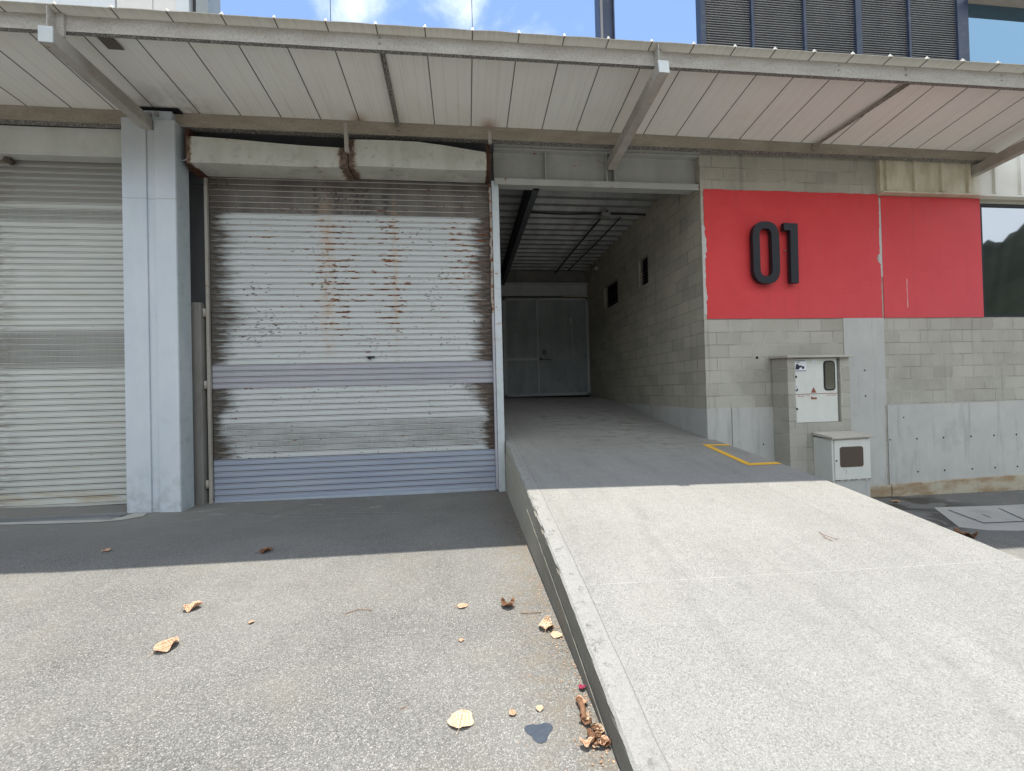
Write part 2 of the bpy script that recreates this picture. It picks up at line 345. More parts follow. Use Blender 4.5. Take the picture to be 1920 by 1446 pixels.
    # repainted bands
    lc = t.mix(t.mr(vs, .3, .75, 0, .5), (.37, .365, .42), (.28, .28, .33)); c = t.mix(t.mul(lil, t.mr(st_n, .38, .62, .93, .70)), c, lc)
    bc = t.mix(t.mr(t.noise(t.vec(.5, 1, 8), 2.1, 4), .35, .65), (.28, .325, .425), (.35, .385, .455)); c = t.mix(t.mul(low, .93), c, bc)
    # dirt lines inside the grooves
    gl = t.mx(t.mul(t.band(fr, .72, .775, .014), .65), t.band(fr, .915, .995, .012))
    c = t.mix(t.mul(gl, .93), c, t.mix(t.mr(t.noise(t.vec(2, 1, 3), 2), .45, .6), (.035, .03, .027), (.09, .045, .028)))
    # faint welded tags in the hood zone
    tg = t.mul(t.band(z, SL(49), SL(54), .01), t.mul(t.band(fr, .15, .6, .04), t.mx(t.mx(t.band(x, -2.12, -2.04, .02), t.band(x, -1.80, -1.72, .03)), t.mx(t.band(x, -1.62, -1.32, .06), t.band(x, -1.14, -1.07, .02)))))
    tg = t.mul(tg, t.mr(t.noise(t.vec(22, 1, 30), 1.2, 3), .42, .52)); c = t.mix(t.mul(tg, .85), c, (.03, .024, .022))
    t.bump(t.add(t.mul(rust, -.6), t.mul(t.noise(t.vec(3, 1, 10), 3, 3), .4)), .3, .004)
    return t.done(c, t.mr(t.mx(rust, left), 0, 1, .5, .9))
def m_shutter_left():
    t = NT('cream_shutter', .55, spec=.4)
    fr = slat_frac(t, SH_Z0, PITCH); SL = lambda k: SH_Z0 + PITCH * k
    c = t.mix(t.mr(t.noise(t.vec(.8, 1, 4), 3, 5), .4, .7), (.53, .55, .525), (.59, .605, .58))
    c = t.mix(t.mr(t.noise(t.vec(.6, 1, 7), 3.1, 5, .6), .52, .78, 0, .45), c, (.48, .43, .32))
    vs = t.noise(t.vec(70, 1, 3), 1.0, 4, .7)
    face = t.mr(t.band(fr, .08, .72, .05), 0, 1, .15, .85)
    b1 = t.mul(t.band(t.z, SL(23), SL(29), .05), t.mr(t.x, -7.0, -5.2, 1, .8)); b2 = t.band(t.z, SL(47), SL(49), .03)
    c = t.mix(t.mul(t.mx(b1, t.mul(b2, .8)), face), c, t.mix(t.mr(vs, .35, .7), (.10, .097, .088), (.22, .212, .19)))
    tp = t.mr(t.z, SL(50), SL(50) + .01); c = t.mix(t.mul(tp, face), c, (.22, .205, .19))
    left = t.mul(t.mr(t.x, -6.3, -5.85, 1, 0), t.mr(t.noise(t.vec(3, 1, 20), 2, 5), .45, .6)); c = t.mix(t.mul(left, .7), c, (.12, .08, .05))
    yb = t.mul(t.band(t.z, SL(1), SL(3), .03), t.mr(t.noise(t.vec(1, 1, 6), 2, 4), .4, .6)); c = t.mix(t.mul(yb, .6), c, (.42, .31, .16))
    rn = t.noise(t.vec(4, 1, 34, (7, 0, 3)), 1.05, 5, .62); rust = t.mr(t.sub(rn, .70), 0, .02); c = t.mix(t.mul(rust, .7), c, (.22, .12, .06))
    gl = t.mx(t.mul(t.band(fr, .72, .775, .014), .65), t.band(fr, .915, .995, .012)); c = t.mix(t.mul(gl, .95), c, (.055, .042, .028))
    return t.done(c)
def m_paint(name, a, b, rust=0.0, dirt=.3, rough=.6, dirtc=(.16, .15, .13), bands=None):
    t = NT(name, rough, spec=.35)
    n = t.noise(t.vec(1.5, 1.5, .5), 2.3, 6, .62); c = t.mix(t.mr(n, .35, .68), a, b)
    d = t.noise(t.P, 6, 6, .7); c = t.mix(t.mr(d, .52, .78, 0, dirt), c, dirtc)
    s_ = t.noise(t.vec(1, 1, 1, (3, 7, 2)), 45, 3, .6); c = t.mix(t.mr(s_, .70, .74, 0, min(.8, dirt*1.6)), c, dirtc)
    if rust:
        r = t.noise(t.vec(1, 1, 1.3, (1, 9, 4)), 7, 6, .68); k = t.mr(r, .66 - rust*.2, .69 - rust*.2)
        c = t.mix(t.mr(r, .58 - rust*.2, .68 - rust*.2, 0, .4), c, (.42, .31, .2))
        c = t.mix(k, c, t.mix(t.noise(t.P, 30, 3), (.07, .028, .018), (.25, .10, .04)))
    if bands: c = bands(t, c)
    t.bump(t.add(d, t.mul(s_, .3)), .12, .01)
    return t.done(c)
def m_rust():
    t = NT('bare_rust', .9, spec=.15); n = t.noise(t.P, 14, 6, .7)
    t.bump(n, .5, .005); return t.done(t.mix(t.mr(n, .35, .65), (.04, .022, .018), (.11, .05, .032)))
M_GR = None
def m_soffit():
    t = NT('soffit_panel', .6, spec=.3)
    pf = t.math('FRACT', t.math('DIVIDE', t.sub(t.x, .168), .512))
    pan = t.n.new('ShaderNodeTexWhiteNoise'); pan.noise_dimensions = '1D'; t.L(t.math('FLOOR', t.math('DIVIDE', t.sub(t.x, .168), .512)), pan.inputs['W'])
    c = t.mix(pan.outputs['Value'], (.79, .765, .71), (.77, .765, .72))
    st = t.noise(t.vec(26, .5, 1), 1.2, 5, .65); c = t.mix(t.mr(st, .52, .75, 0, .35), c, (.48, .44, .385))
    ln = t.mx(t.band(pf, .33, .336, .003), t.band(pf, .67, .676, .003)); c = t.mix(t.mul(ln, .35), c, (.25, .23, .2))
    g = t.noise(t.P, 2.4, 6, .65); c = t.mix(t.mr(g, .5, .78, 0, .4), c, (.66, .61, .53))
    near = t.mr(t.y, 4.62, 4.5); c = t.mix(t.mul(near, .55), c, t.mix(t.mr(t.noise(t.vec(18, 1, 1), 1.6, 4), .4, .65), (.30, .265, .205), (.45, .42, .34)))
    for rx in (-1.37, .42):
        dx = t.math('ABSOLUTE', t.sub(t.x, rx)); r = t.mul(t.mr(dx, .02, .17, 1, 0), t.mr(t.y, 5.70, 5.88)); c = t.mix(t.mul(r, .7), c, (.30, .14, .06))
    rear = t.mul(t.mr(t.math('ABSOLUTE', t.sub(t.x, -3.7)), .1, .75, 1, 0), t.mr(t.y, 5.3, 5.85)); c = t.mix(t.mul(rear, t.mr(t.noise(t.P, 5, 5), .35, .6, 0, .6)), c, (.20, .17, .13))
    t.bump(g, .08, .02)
    return t.done(c)
def m_galv(name, a, b, lichen=True):
    t = NT(name, .75, spec=.3); n = t.noise(t.vec(.6, 2, 2), 4, 6, .65); c = t.mix(t.mr(n, .35, .65), a, b)
    s_ = t.noise(t.P, 55, 5, .75); c = t.mix(t.mr(s_, .48, .66, 0, .45), c, (.13, .12, .105))
    w_ = t.noise(t.vec(1, 3, 3), 14, 5, .7); c = t.mix(t.mr(w_, .62, .70, 0, .5), c, (.44, .42, .38))
    if lichen:
        g = t.n.new('ShaderNodeNewGeometry'); sp = t.n.new('ShaderNodeSeparateXYZ'); t.L(g.outputs['Normal'], sp.inputs[0]); dn = t.mr(sp.outputs[2], -.5, -.8)
        lc = t.mix(t.mr(t.noise(t.vec(1, 1, 1, (2, 2, 2)), 75, 3, .7), .50, .58), (.09, .085, .08), (.42, .40, .37)); c = t.mix(t.mul(dn, .9), c, lc)
    return t.done(c)
def simple(name, col, rough=.6, metal=0, spec=.3, var=.25, sc=8):
    t = NT(name, rough, metal, spec); n = t.noise(t.P, sc, 5, .65)
    return t.done(t.mix(t.mr(n, .35, .7, 0, var), col, tuple(q*.45 for q in col)))
SH_Z0 = .045
M = {}
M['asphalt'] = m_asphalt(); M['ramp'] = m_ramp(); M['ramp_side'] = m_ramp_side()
M['block_x'] = brick_mat('block_wall_front', 'x'); M['block_y'] = brick_mat('block_wall_side', 'y'); M['block_small'] = brick_mat('block_housing', 'x')
M['conc'] = m_concrete('blue_grey_concrete', (.43, .435, .42), (.50, .505, .485), (.21, .215, .21))
M['conc_warm'] = m_concrete('plinth_concrete', (.42, .385, .30), (.50, .455, .36), (.22, .20, .15), warm=(.33, .24, .15))
M['conc_cap'] = m_concrete('cap_concrete', (.38, .36, .32), (.52, .49, .44), (.16, .14, .12), vert=False)
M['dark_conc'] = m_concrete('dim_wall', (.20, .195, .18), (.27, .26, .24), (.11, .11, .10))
M['sh_main'] = m_shutter_main(); M['sh_left'] = m_shutter_left()
def pil_b(t, c):
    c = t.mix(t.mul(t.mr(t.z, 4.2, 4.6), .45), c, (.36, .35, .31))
    c = t.mix(t.mul(t.band(t.z, 4.075, 4.083, .003), .5), c, (.15, .13, .11))
    return t.mix(t.mul(t.mr(t.z, .7, .1), t.mr(t.noise(t.P, 7, 5, .7), .45, .62, 0, .45)), c, (.24, .25, .24))
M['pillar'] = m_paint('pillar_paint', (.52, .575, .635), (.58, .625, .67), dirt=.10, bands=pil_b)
M['pillar_side'] = m_paint('pillar_side_paint', (.42, .475, .50), (.50, .545, .565), dirt=.45, dirtc=(.14, .17, .19))
M['hood'] = m_paint('hood_paint', (.52, .525, .47), (.60, .605, .56), rust=0.0, dirt=.2)
def hood_b(t, c):
    k = None
    for xc, wd in ((-3.56, .07), (-1.53, .14), (.40, .05)):
        d = t.math('ABSOLUTE', t.sub(t.x, xc)); q = t.mr(t.add(t.math('DIVIDE', d, wd), t.mul(t.noise(t.P, 11, 6, .7), 1.5)), 1.2, 1.75, 1, 0)
        k = q if k is None else t.mx(k, q)
    h = t.mr(k, 0, .6); c = t.mix(t.mul(h, .6), c, (.36, .28, .19))
    c = t.mix(t.mr(k, .4, .8), c, t.mix(t.mr(t.noise(t.P, 14, 5, .7), .38, .6), (.07, .05, .04), (.20, .13, .09)))
    return c
M['hood_rusty'] = m_paint('rusty_hood_paint', (.43, .425, .37), (.54, .54, .485), rust=.07, dirt=.5, bands=hood_b)
M['rust'] = m_rust(); M['grime'] = simple('brown_grime', (.16, .125, .10), .9, var=.9, sc=18)
M['rail_lilac'] = m_paint('lilac_rail', (.40, .40, .45), (.47, .47, .52), rust=.08, dirt=.3)
M['rail_rust'] = m_paint('peeling_rail', (.30, .28, .26), (.36, .34, .31), rust=.75, dirt=.5)
M['post'] = m_paint('pale_post', (.50, .55, .58), (.56, .60, .62), rust=.06, dirt=.25)
M['ibeam'] = m_paint('beam_paint', (.33, .335, .315), (.39, .39, .365), rust=.04, dirt=.2)
M['slate'] = m_paint('slate_lintel', (.10, .105, .11), (.13, .135, .14), dirt=.3)
M['soffit'] = m_soffit()
M['galv'] = m_galv('galvanised_channel', (.41, .385, .34), (.50, .48, .445)); M['galv_rear'] = m_galv('weathered_beam', (.26, .225, .175), (.34, .30, .24))
M['bracket'] = m_paint('bracket_paint', (.33, .305, .265), (.43, .405, .365), rust=.03, dirt=.5)
M['cap_white'] = m_paint('bracket_cap', (.52, .58, .60), (.58, .62, .63), rust=.02, dirt=.15)
M['seam_dark'] = simple('joint_sealant', (.12, .11, .095), .8, var=.3)
M['seam'] = simple('white_seam', (.72, .70, .62), .5)
def red_b(t, c):
    return t.mix(t.mul(t.mr(t.x, 6.6, 8.8), .25), c, (.55, .09, .12))
def m_red():
    t = NT('red_plaster', .62, spec=.3)
    n = t.noise(t.P, 1.3, 6, .6); c = t.mix(t.mr(n, .3, .7), (.60, .040, .046), (.68, .06, .063))
    c = t.mix(t.mr(t.noise(t.vec(5, 1, .5), 2, 5, .6), .55, .75, 0, .3), c, (.50, .07, .085))
    c = t.mix(t.mul(t.mr(t.add(t.mul(t.x, .5), t.mul(t.z, -1)), -1.5, 1.8), .55), c, (.58, .10, .125))  # light brightening the panel toward lower right, put into the colour as pink
    rn_ = t.noise(t.vec(9, 1, .45), 1.4, 6, .7); c = t.mix(t.mr(rn_, .56, .74, 0, .4), c, (.40, .05, .06)); c = t.mix(t.mr(t.noise(t.P, 30, 4, .7), .66, .72, 0, .5), c, (.66, .16, .16))
    f = t.noise(t.P, 55, 5, .7)
    blk = t.n.new('ShaderNodeTexBrick'); t.L(t.comb(t.x, t.add(t.z, 3.88)), blk.inputs[0]); blk.inputs['Scale'].default_value = 1; blk.inputs['Brick Width'].default_value = .4; blk.inputs['Row Height'].default_value = .2; blk.inputs['Mortar Size'].default_value = .006; blk.inputs['Mortar Smooth'].default_value = 1
    t.bump(t.add(t.mul(f, .5), t.add(t.mul(t.noise(t.P, 4, 4), 1.2), t.mul(blk.outputs['Fac'], -.3))), .35, .010)
    t.done(c)
    return t.m
M['red'] = m_red()
M['plaster'] = simple('chipped_plaster', (.55, .54, .52), .9, sc=30)
M['clad'] = None
def m_clad():
    t = NT('cream_cladding', .55, spec=.35); under = t.mr(t.x, 8.55, 8.75, 1, 0)
    c = t.mix(t.mr(t.noise(t.P, 3, 5), .35, .7), (.74, .73, .66), (.80, .79, .73))
    shaded_dirty = t.mix(t.mr(t.noise(t.vec(3, 1, 1), 2.2, 6, .65), .4, .65), (.60, .55, .40), (.42, .36, .22))
    c = t.mix(t.mul(under, .8), c, shaded_dirty); return t.done(c)  # canopy shade put into the cladding colour along with blotchy yellow-brown
M['clad'] = m_clad()
M['ink'] = simple('charcoal_lettering', (.018, .020, .026), .45, var=.1)
M['black'] = simple('black_void', (.008, .008, .009), .8, var=0)
M['gate'] = m_paint('gate_paint', (.24, .265, .265), (.34, .365, .37), dirt=.3, rough=.45, dirtc=(.1, .1, .1))
M['gate_frame'] = m_paint('gate_frame_paint', (.42, .44, .44), (.48, .50, .50), dirt=.3, rough=.5)
def m_deck():
    t = NT('galvanised_deck', .5, .3, .5); n = t.noise(t.vec(1, .3, 1), 3, 5, .6); d = t.math('SINE', t.mul(t.x, 140)); dd = t.mul(t.mr(d, .2, .8), t.band(t.math('FRACT', t.math('DIVIDE', t.sub(t.y, 6.53), .31)), .10, .2, .04))
    c = t.mix(t.mr(n, .35, .7), (.34, .34, .335), (.20, .20, .20)); return t.done(t.mix(t.mul(dd, .6), c, (.15, .15, .15)))
M['deck'] = m_deck()
M['dark_steel_or_shade'] = simple('dark_steel_and_shade', (.07, .075, .08), .6)  # real dark steel; on the deck sheet it paints the shade between ribs
M['navy'] = m_paint('navy_steel', (.032, .048, .09), (.05, .07, .12), dirt=.5, rough=.45, dirtc=(.16, .17, .19))
M['louvre'] = m_paint('grey_louvre', (.27, .27, .275), (.33, .33, .33), dirt=.2, rough=.4)
M['white_wall'] = m_paint('white_panel', (.66, .70, .74), (.72, .74, .76), dirt=.08, rough=.5)
M['warm_white'] = m_paint('warm_white_panel', (.72, .70, .67), (.76, .74, .71), dirt=.08, rough=.5)
M['grey_wall'] = m_paint('grey_trim', (.30, .33, .34), (.34, .37, .38), dirt=.1)
M['cab'] = m_paint('cabinet_paint', (.60, .62, .59), (.66, .68, .64), dirt=.12, rough=.4)
M['rubber'] = simple('black_rubber', (.02, .02, .02), .6)
M['brown_glass'] = NT('brown_window', .35, 0, .5).done((.075, .055, .042))
def m_glass(name, col, r=.02, fac=.5, tint=(.8, .85, .9)):
    t = NT(name, .1); b = t.b; t.put(col, b.inputs['Base Color']); b.inputs['Roughness'].default_value = .05
    g = t.n.new('ShaderNodeBsdfGlossy'); g.inputs['Roughness'].default_value = r; g.inputs['Color'].default_value = (*tint, 1)
    mx = t.n.new('ShaderNodeMixShader'); mx.inputs[0].default_value = fac; t.L(b.outputs[0], mx.inputs[1]); t.L(g.outputs[0], mx.inputs[2])
    t.L(mx.outputs[0], t.n['Material Output'].inputs[0]); return t.m
M['glass'] = m_glass('mirror_film_glass', (.012, .014, .014), fac=.42)
M['glass_up'] = m_glass('blue_mirror_glass', (.02, .04, .06), fac=.6, tint=(.24, .42, .60))
M['meter_glass'] = m_glass('meter_glass', (.12, .11, .085), .08, .2)
M['sticker'] = simple('white_sticker', (.72, .74, .78), .4, var=.05); M['sticker_ink'] = simple('sticker_ink', (.03, .035, .06), .5)
M['red_mark'] = simple('faded_red_ink', (.30, .10, .07), .6, var=.6, sc=60); M['red_thin'] = simple('thin_red_ink', (.45, .12, .10), .6)
def m_yellow():
    t = NT('yellow_line_paint', .7); n = t.noise(t.P, 30, 5, .7); c = t.mix(t.mr(n, .5, .68, 0, .7), (.78, .44, .03), (.45, .36, .22)); return t.done(c)
def m_yellow_worn():
    t = NT('worn_yellow_paint', .8); n = t.noise(t.P, 18, 5, .7); c = t.mix(t.mr(n, .30, .50, .3, 1), (.52, .36, .12), (.42, .40, .36)); return t.done(c)
M['yellow'] = m_yellow(); M['yellow_worn'] = m_yellow_worn()
def m_leaf(name, a, b):
    t = NT(name, .7, spec=.25); n = t.noise(t.P, 40, 5, .65)
    tc = t.n.new('ShaderNodeTexCoord'); sp = t.n.new('ShaderNodeSeparateXYZ'); t.L(tc.outputs['Object'], sp.inputs[0])
    ay = t.math('ABSOLUTE', sp.outputs[1]); mid = t.mr(ay, .0008, .002, 1, 0)
    vn = t.mr(t.math('ABSOLUTE', t.math('SINE', t.mul(t.sub(sp.outputs[0], t.mul(ay, .9)), 230))), .0, .22, 1, 0); v = t.noise(t.vec(1, 1, 1, (5, 5, 5)), 180, 3, .7)
    c = t.mix(t.mr(n, .35, .68), a, b); c = t.mix(t.mr(v, .6, .72, 0, .5), c, tuple(q*.4 for q in a)); c = t.mix(t.mul(t.mx(mid, t.mul(vn, .55)), .6), c, tuple(q*.35 for q in a)); return t.done(c)
M['leaf_tan'] = m_leaf('tan_leaf', (.60, .33, .20), (.74, .50, .35)); M['leaf_pale'] = m_leaf('pale_leaf', (.66, .46, .30), (.76, .58, .41))
M['leaf_brown'] = m_leaf('brown_leaf', (.16, .085, .05), (.30, .16, .09)); M['leaf_yel'] = m_leaf('yellow_leaf', (.55, .32, .05), (.70, .48, .12)); M['petal'] = m_leaf('magenta_petal', (.35, .02, .07), (.5, .08, .16))
M['tar'] = simple('tar_spot', (.07, .085, .11), .35, var=.4, sc=60)
M['grate'] = simple('cast_grate', (.24, .25, .26), .5)
M['kerb'] = m_concrete('cement_edging', (.34, .335, .31), (.43, .42, .39), (.18, .175, .16), vert=False)
M['cable'] = simple('black_cable', (.015, .015, .015), .6)
M['pale_pvc'] = simple('pale_conduit', (.5, .5, .48), .5)
M['bolt'] = simple('bolt_steel', (.33, .32, .31), .5, .3)
def m_hill():
    t = NT('hill_forest', .95, spec=.1); n = t.noise(t.P, .035, 8, .65); f = t.noise(t.P, .25, 6, .7)
    c = t.mix(t.mr(n, .35, .65), (.012, .016, .011), (.034, .040, .026)); c = t.mix(t.mr(f, .4, .7, 0, .6), c, (.015, .024, .012)); return t.done(c)
M['hill'] = m_hill()
# ------------------------------------------------------------------ ground
GX = [-400, -60, -9, -4.6, -3.5, -1.5, .567, 2.2, 3.8, 5.5, 9.5, 60, 400]; GZ = [.6, .30, .17, .075, .035, .015, 0, -.17, -.35, -.37, -.41, -.6, -.9]
def gz(x): return ip(x, GX, GZ)
g = MB(); GY = [-400, -80, -20, -4, 0, 2, 4, 5, 6, 9, 20, 80, 400]
for i in range(len(GX)-1):
    for j in range(len(GY)-1):
        g.face([(GX[i], GY[j], GZ[i]), (GX[i+1], GY[j], GZ[i+1]), (GX[i+1], GY[j+1], GZ[i+1]), (GX[i], GY[j+1], GZ[i])])
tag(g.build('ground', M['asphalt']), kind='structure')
h = MB(); rr = random.Random(4)
NA = 420
for k in range(NA):
    a0 = math.radians(180 + 180*k/NA); a1 = math.radians(180 + 180*(k+1)/NA)
    def hh(a): return 71 + 4*math.sin(a*5+1) + 6*math.sin(a*13) + 3*math.sin(a*37) + 1.5*math.sin(a*83) + 1.2*math.sin(a*311) + .8*math.sin(a*577)
    for s_ in range(6):
        def P(a, q): r = 150 + 120*q; return (r*math.cos(a), r*math.sin(a), -2 + (hh(a)+2)*math.sin(q*math.pi/2))
        h.face([P(a0, s_/6), P(a1, s_/6), P(a1, (s_+1)/6), P(a0, (s_+1)/6)], True)
tag(h.build('hill', M['hill']), kind='structure')
# ------------------------------------------------------------------ ramp
RY = [.3, 1.45, 2.46, 3.93, 6.1, 7.6, 9.0, 10.65, 12.6]; RZ = [-.03, .125, .305, .512, .728, .895, 1.09, 1.287, 1.287]
RX0, RX1 = .567, 3.79
def rz(x, y): return ip(y, RY, RZ) - .02*(x - RX0)
ramp = empty('concrete_ramp', (2.2, 1, 0), 'pale concrete vehicle ramp rising from the asphalt into the open passage', 'ramp')
b = MB(); ys = []
y = .1
while y < 12.4: ys.append(y); y += .06 if y < 5 else .25
ys.append(12.4)
er = random.Random(2); ex = {}
for y in ys:
    chip = -abs(er.gauss(0, .004)) - (.014 if er.random() < .09 else 0)
    ex[y] = (chip, -.004 + chip*.5)
def smooth_z(x, y):
    return sum(rz(x, y+d) for d in (-.3, -.15, 0, .15, .3))/5
def xr(y): return RX1 if y < 6.095 else 3.719
for i in range(len(ys)-1):
    y0, y1 = ys[i], ys[i+1]
    def row(y):
        c, dz = ex[y]
        X = [RX0 - c*.9, RX0 + .016, RX0 + .05, 1.5, 2.6, 3.6, xr((y0+y1)/2)]
        return [(x, y, smooth_z(x, y) + (dz - .008 if k == 0 else (-.002 if k == 1 else 0))) for k, x in enumerate(X)]
    A, B = row(y0), row(y1)
    for k in range(len(A)-1): b.face([A[k], A[k+1], B[k+1], B[k]], True)
b.build('ramp_slab', M['ramp'], ramp)
b = MB()
for i in range(len(ys)-1):
    y0, y1 = ys[i], ys[i+1]
    for lo in (0,):
        def pr(y):
            zt = smooth_z(RX0, y) - .012 + ex[y][1]; t1 = max(zt - .13 - .03*y/4, -.03); cx = RX0 - ex[y][0]*.9
            return [(cx, y, zt), (RX0+.002, y, zt-.015), (RX0+.002, y, t1+.008), (RX0+.014, y, t1+.006), (RX0+.014, y, t1), (RX0-.006, y, t1-.001), (RX0-.004, y, -.1)]
        A, B = pr(y0), pr(y1)
        for k in range(6): b.face([A[k], B[k], B[k+1], A[k+1]])
    x1 = xr((y0+y1)/2)
    b.face([(x1, y0, smooth_z(x1, y0)), (x1, y1, smooth_z(x1, y1)), (x1, y1, -.6), (x1, y0, -.6)])
b.face([(RX0, ys[0], smooth_z(RX0, .1)), (RX1, ys[0], smooth_z(RX1, .1)), (RX1, ys[0], -.6), (RX0, ys[0], -.6)])
b.build('ramp_side', M['ramp_side'], ramp)
def strip(pts, wd, m, name, par, off=.004):
    b = MB()
    for (xa, ya), (xb, yb) in zip(pts[:-1], pts[1:]):
        n = max(1, int(math.hypot(xb-xa, yb-ya)/.15)); d = Vector((xb-xa, yb-ya)).normalized(); q = Vector((-d.y, d.x))*wd/2
        for k in range(n):
            p0 = Vector((xa, ya)).lerp((xb, yb), k/n); p1 = Vector((xa, ya)).lerp((xb, yb), (k+1)/n)
            b.face([(v.x, v.y, smooth_z(v.x, v.y)+off) for v in (p0-q, p1-q, p1+q, p0+q)])
    return b.build(name, m, par)
strip([(3.785, 5.655), (3.40, 5.69)], .085, M['yellow'], 'painted_line', ramp); strip([(3.437, 5.65), (3.37, 4.71)], .085, M['yellow'], 'painted_line', ramp); strip([(3.335, 4.672), (3.785, 4.695)], .085, M['yellow'], 'painted_line', ramp)
strip([(2.80, 7.28), (3.60, 7.32)], .05, M['yellow_worn'], 'painted_line', ramp)['label'] = 'worn faint yellow line'
# ------------------------------------------------------------------ roller shutters
def curtain(x0, x1, n, yb, m, par, z0):
    b = MB(); prof = []
    for k in range(n):
        zz = z0 + PITCH*k
        for f, d in ((0, .004), (.04, .008), (.15, .0095), (.36, .0105), (.55, .0095), (.70, .009), (.735, .005), (.75, .005), (.78, .009), (.85, .0105), (.92, .009), (.945, .003), (.975, .003)):
            prof.append((zz + f*PITCH, yb - d))
    prof.append((z0 + PITCH*n, yb))
    nx = 24
    def sag(x): t = (x-x0)/(x1-x0); return .004*math.sin(t*9) - .006*math.sin(t*math.pi)
    for i in range(nx):
        xa = x0 + (x1-x0)*i/nx; xb = x0 + (x1-x0)*(i+1)/nx; sa, sb = sag(xa), sag(xb)
        ia = [b.vert((xa, y, z)) for z, y in prof]; ib = [b.vert((xb, y, z)) for z, y in prof]
        for k in range(len(prof)-1): b.f.append([ia[k], ib[k], ib[k+1], ia[k+1]]); b.sm.append(True)
    bm = b.build('curtain', m, par); bm.data.set_sharp_from_angle(angle=math.radians(38)) if hasattr(bm.data, 'set_sharp_from_angle') else None
    return bm
sm_ = empty('roller_shutter', (-1.5, 6.25, 0), 'rust-streaked grey roller shutter between the blue-grey pillar and the concrete ramp', 'roller shutter')
curtain(-3.51, .415, 56, 6.25, M['sh_main'], sm_, SH_Z0)
b = MB(); b.box((-3.51, 6.225, .006), (.415, 6.262, .046)); b.build('bottom_bar', m_paint('bottom_bar_paint', (.33, .39, .47), (.40, .44, .50), dirt=.4), sm_, .004)
# hoods: sheet boxes, slightly sagged
def hood(x0, x1, yf, yb, ztop, zbot, m, par, name='hood', nseg=16):
    b = MB()
    R = []
    for k in range(nseg+1):
        t = k/nseg; x = x0 + (x1-x0)*t; zt = ztop(t); zb_ = zbot(t); bow = -.01*math.sin(t*math.pi*2.3)
        R.append([(x, yf+bow, zb_), (x, yf+bow, zt), (x, yb, zt+.02), (x, yb, zb_)])
    for k in range(nseg):
        A, B = R[k], R[k+1]
        for j in range(4): b.face([A[j], B[j], B[(j+1) % 4], A[(j+1) % 4]])
    b.face(R[0][::-1]); b.face(R[-1])
    return b.build(name, m, par, .004)
hood(-3.56, -1.522, 5.85, 6.20, lambda t: 4.935-.085*t, lambda t: 4.585, M['hood_rusty'], sm_)
hood(-1.512, .375, 5.85, 6.20, lambda t: ip(t, (0, .5, .7, 1), (4.975, 4.985, 4.95, 4.865)), lambda t: 4.612-.004*t, M['hood_rusty'], sm_)
b = MB(); b.box((-1.56, 5.90, 4.64), (-1.48, 6.18, 4.83)); b.build('hood_joint', M['grime'], sm_, label='rusted joint between the two hood halves')
b = MB(); b.box((-3.60, 5.89, 4.575), (-3.555, 6.22, 5.06)); b.box((-3.62, 6.0, 4.56), (-3.5, 6.2, 4.60)); b.build('end_plate', M['rust'], sm_, label='rusted end plate')
b = MB(); b.box((.376, 5.872, 4.60), (.425, 6.2, 5.0)); b.build('end_plate', M['rust'], sm_, label='rusted end plate')
for x0, x1, z0, z1, yy in ((-1.53, -1.475, 4.74, 5.13, 5.74), (.40, .45, 4.96, 5.13, 5.78)):
    b = MB(); b.bar(((x0+x1)/2, yy, z0), ((x0+x1)/2-.01, yy+.01, z1), .05, .04, (0, 1, 0)); b.box((x0+.01, yy+.02, z0+.04), (x1-.015, 5.9, z0+.10)); b.build('hanger', M['bracket'], sm_, .003)
b = MB(); b.box((-3.552, 6.19, .03), (-3.513, 6.235, 4.60)); b.build('guide_rail', M['rail_rust'] if False else M['bracket'], sm_, .004)
for z in (.25, 1.62, 2.62): b = MB(); b.cyl((-3.566, 6.18, z), (-3.566, 6.18, z+.11), .020, 10); b.build('hinge', M['bracket'], sm_)
b = MB(); b.box((.418, 6.16, .03), (.452, 6.26, 2.65)); b.build('guide_rail', M['rail_lilac'], sm_, .003)
b = MB(); z = 2.65
er = random.Random(8)
while z < 4.55:
    dz = er.uniform(.05, .2); q = er.uniform(-.006, .01); b.box((.415+q, 6.15, z), (.448+q*.6, 6.26, min(z+dz, 4.56)-.001)); z += dz
b.build('guide_rail', M['rail_rust'], sm_, label='rust-eaten upper guide rail')
b = MB(); b.cyl((-1.37, 6.232, 2.015), (-1.37, 6.20, 2.015), .022, 14); b.box((-1.41, 6.22, 2.018), (-1.30, 6.232, 2.04)); b.build('lock', M['rubber'], sm_)
post = MB(); post.box((.457, 6.14, .74), (.560, 6.24, 4.62)); post.box((.457, 6.14, 0.0), (.556, 6.24, .74))
tag(post.build('door_post', M['post'], None, .006), 'pale blue-grey steel post between the rusty shutter and the passage', 'post')
# left shutter
sl_ = empty('roller_shutter', (-6.3, 6.25, .07), 'cleaner cream-grey roller shutter left of the blue-grey pillar', 'roller shutter')
curtain(-8.3, -4.32, 57, 6.25, M['sh_left'], sl_, SH_Z0 + .083)
b = MB(); b.box((-8.3, 6.225, .085), (-4.32, 6.262, .13)); b.build('bottom_bar', M['sh_left'], sl_, .004)
hood(-8.35, -4.30, 6.03, 6.22, lambda t: 5.09, lambda t: 4.735, M['hood'], sl_, nseg=20)
b = MB(); b.box((-8.35, 6.02, 4.715), (-4.30, 6.05, 4.735)); b.build('trim', M['hood'], sl_, .003)
b = MB(); b.cyl((-5.92, 6.12, 4.69), (-5.92, 6.2, 4.69), .04, 20); b.build('spindle_cap', M['grime'], sl_)
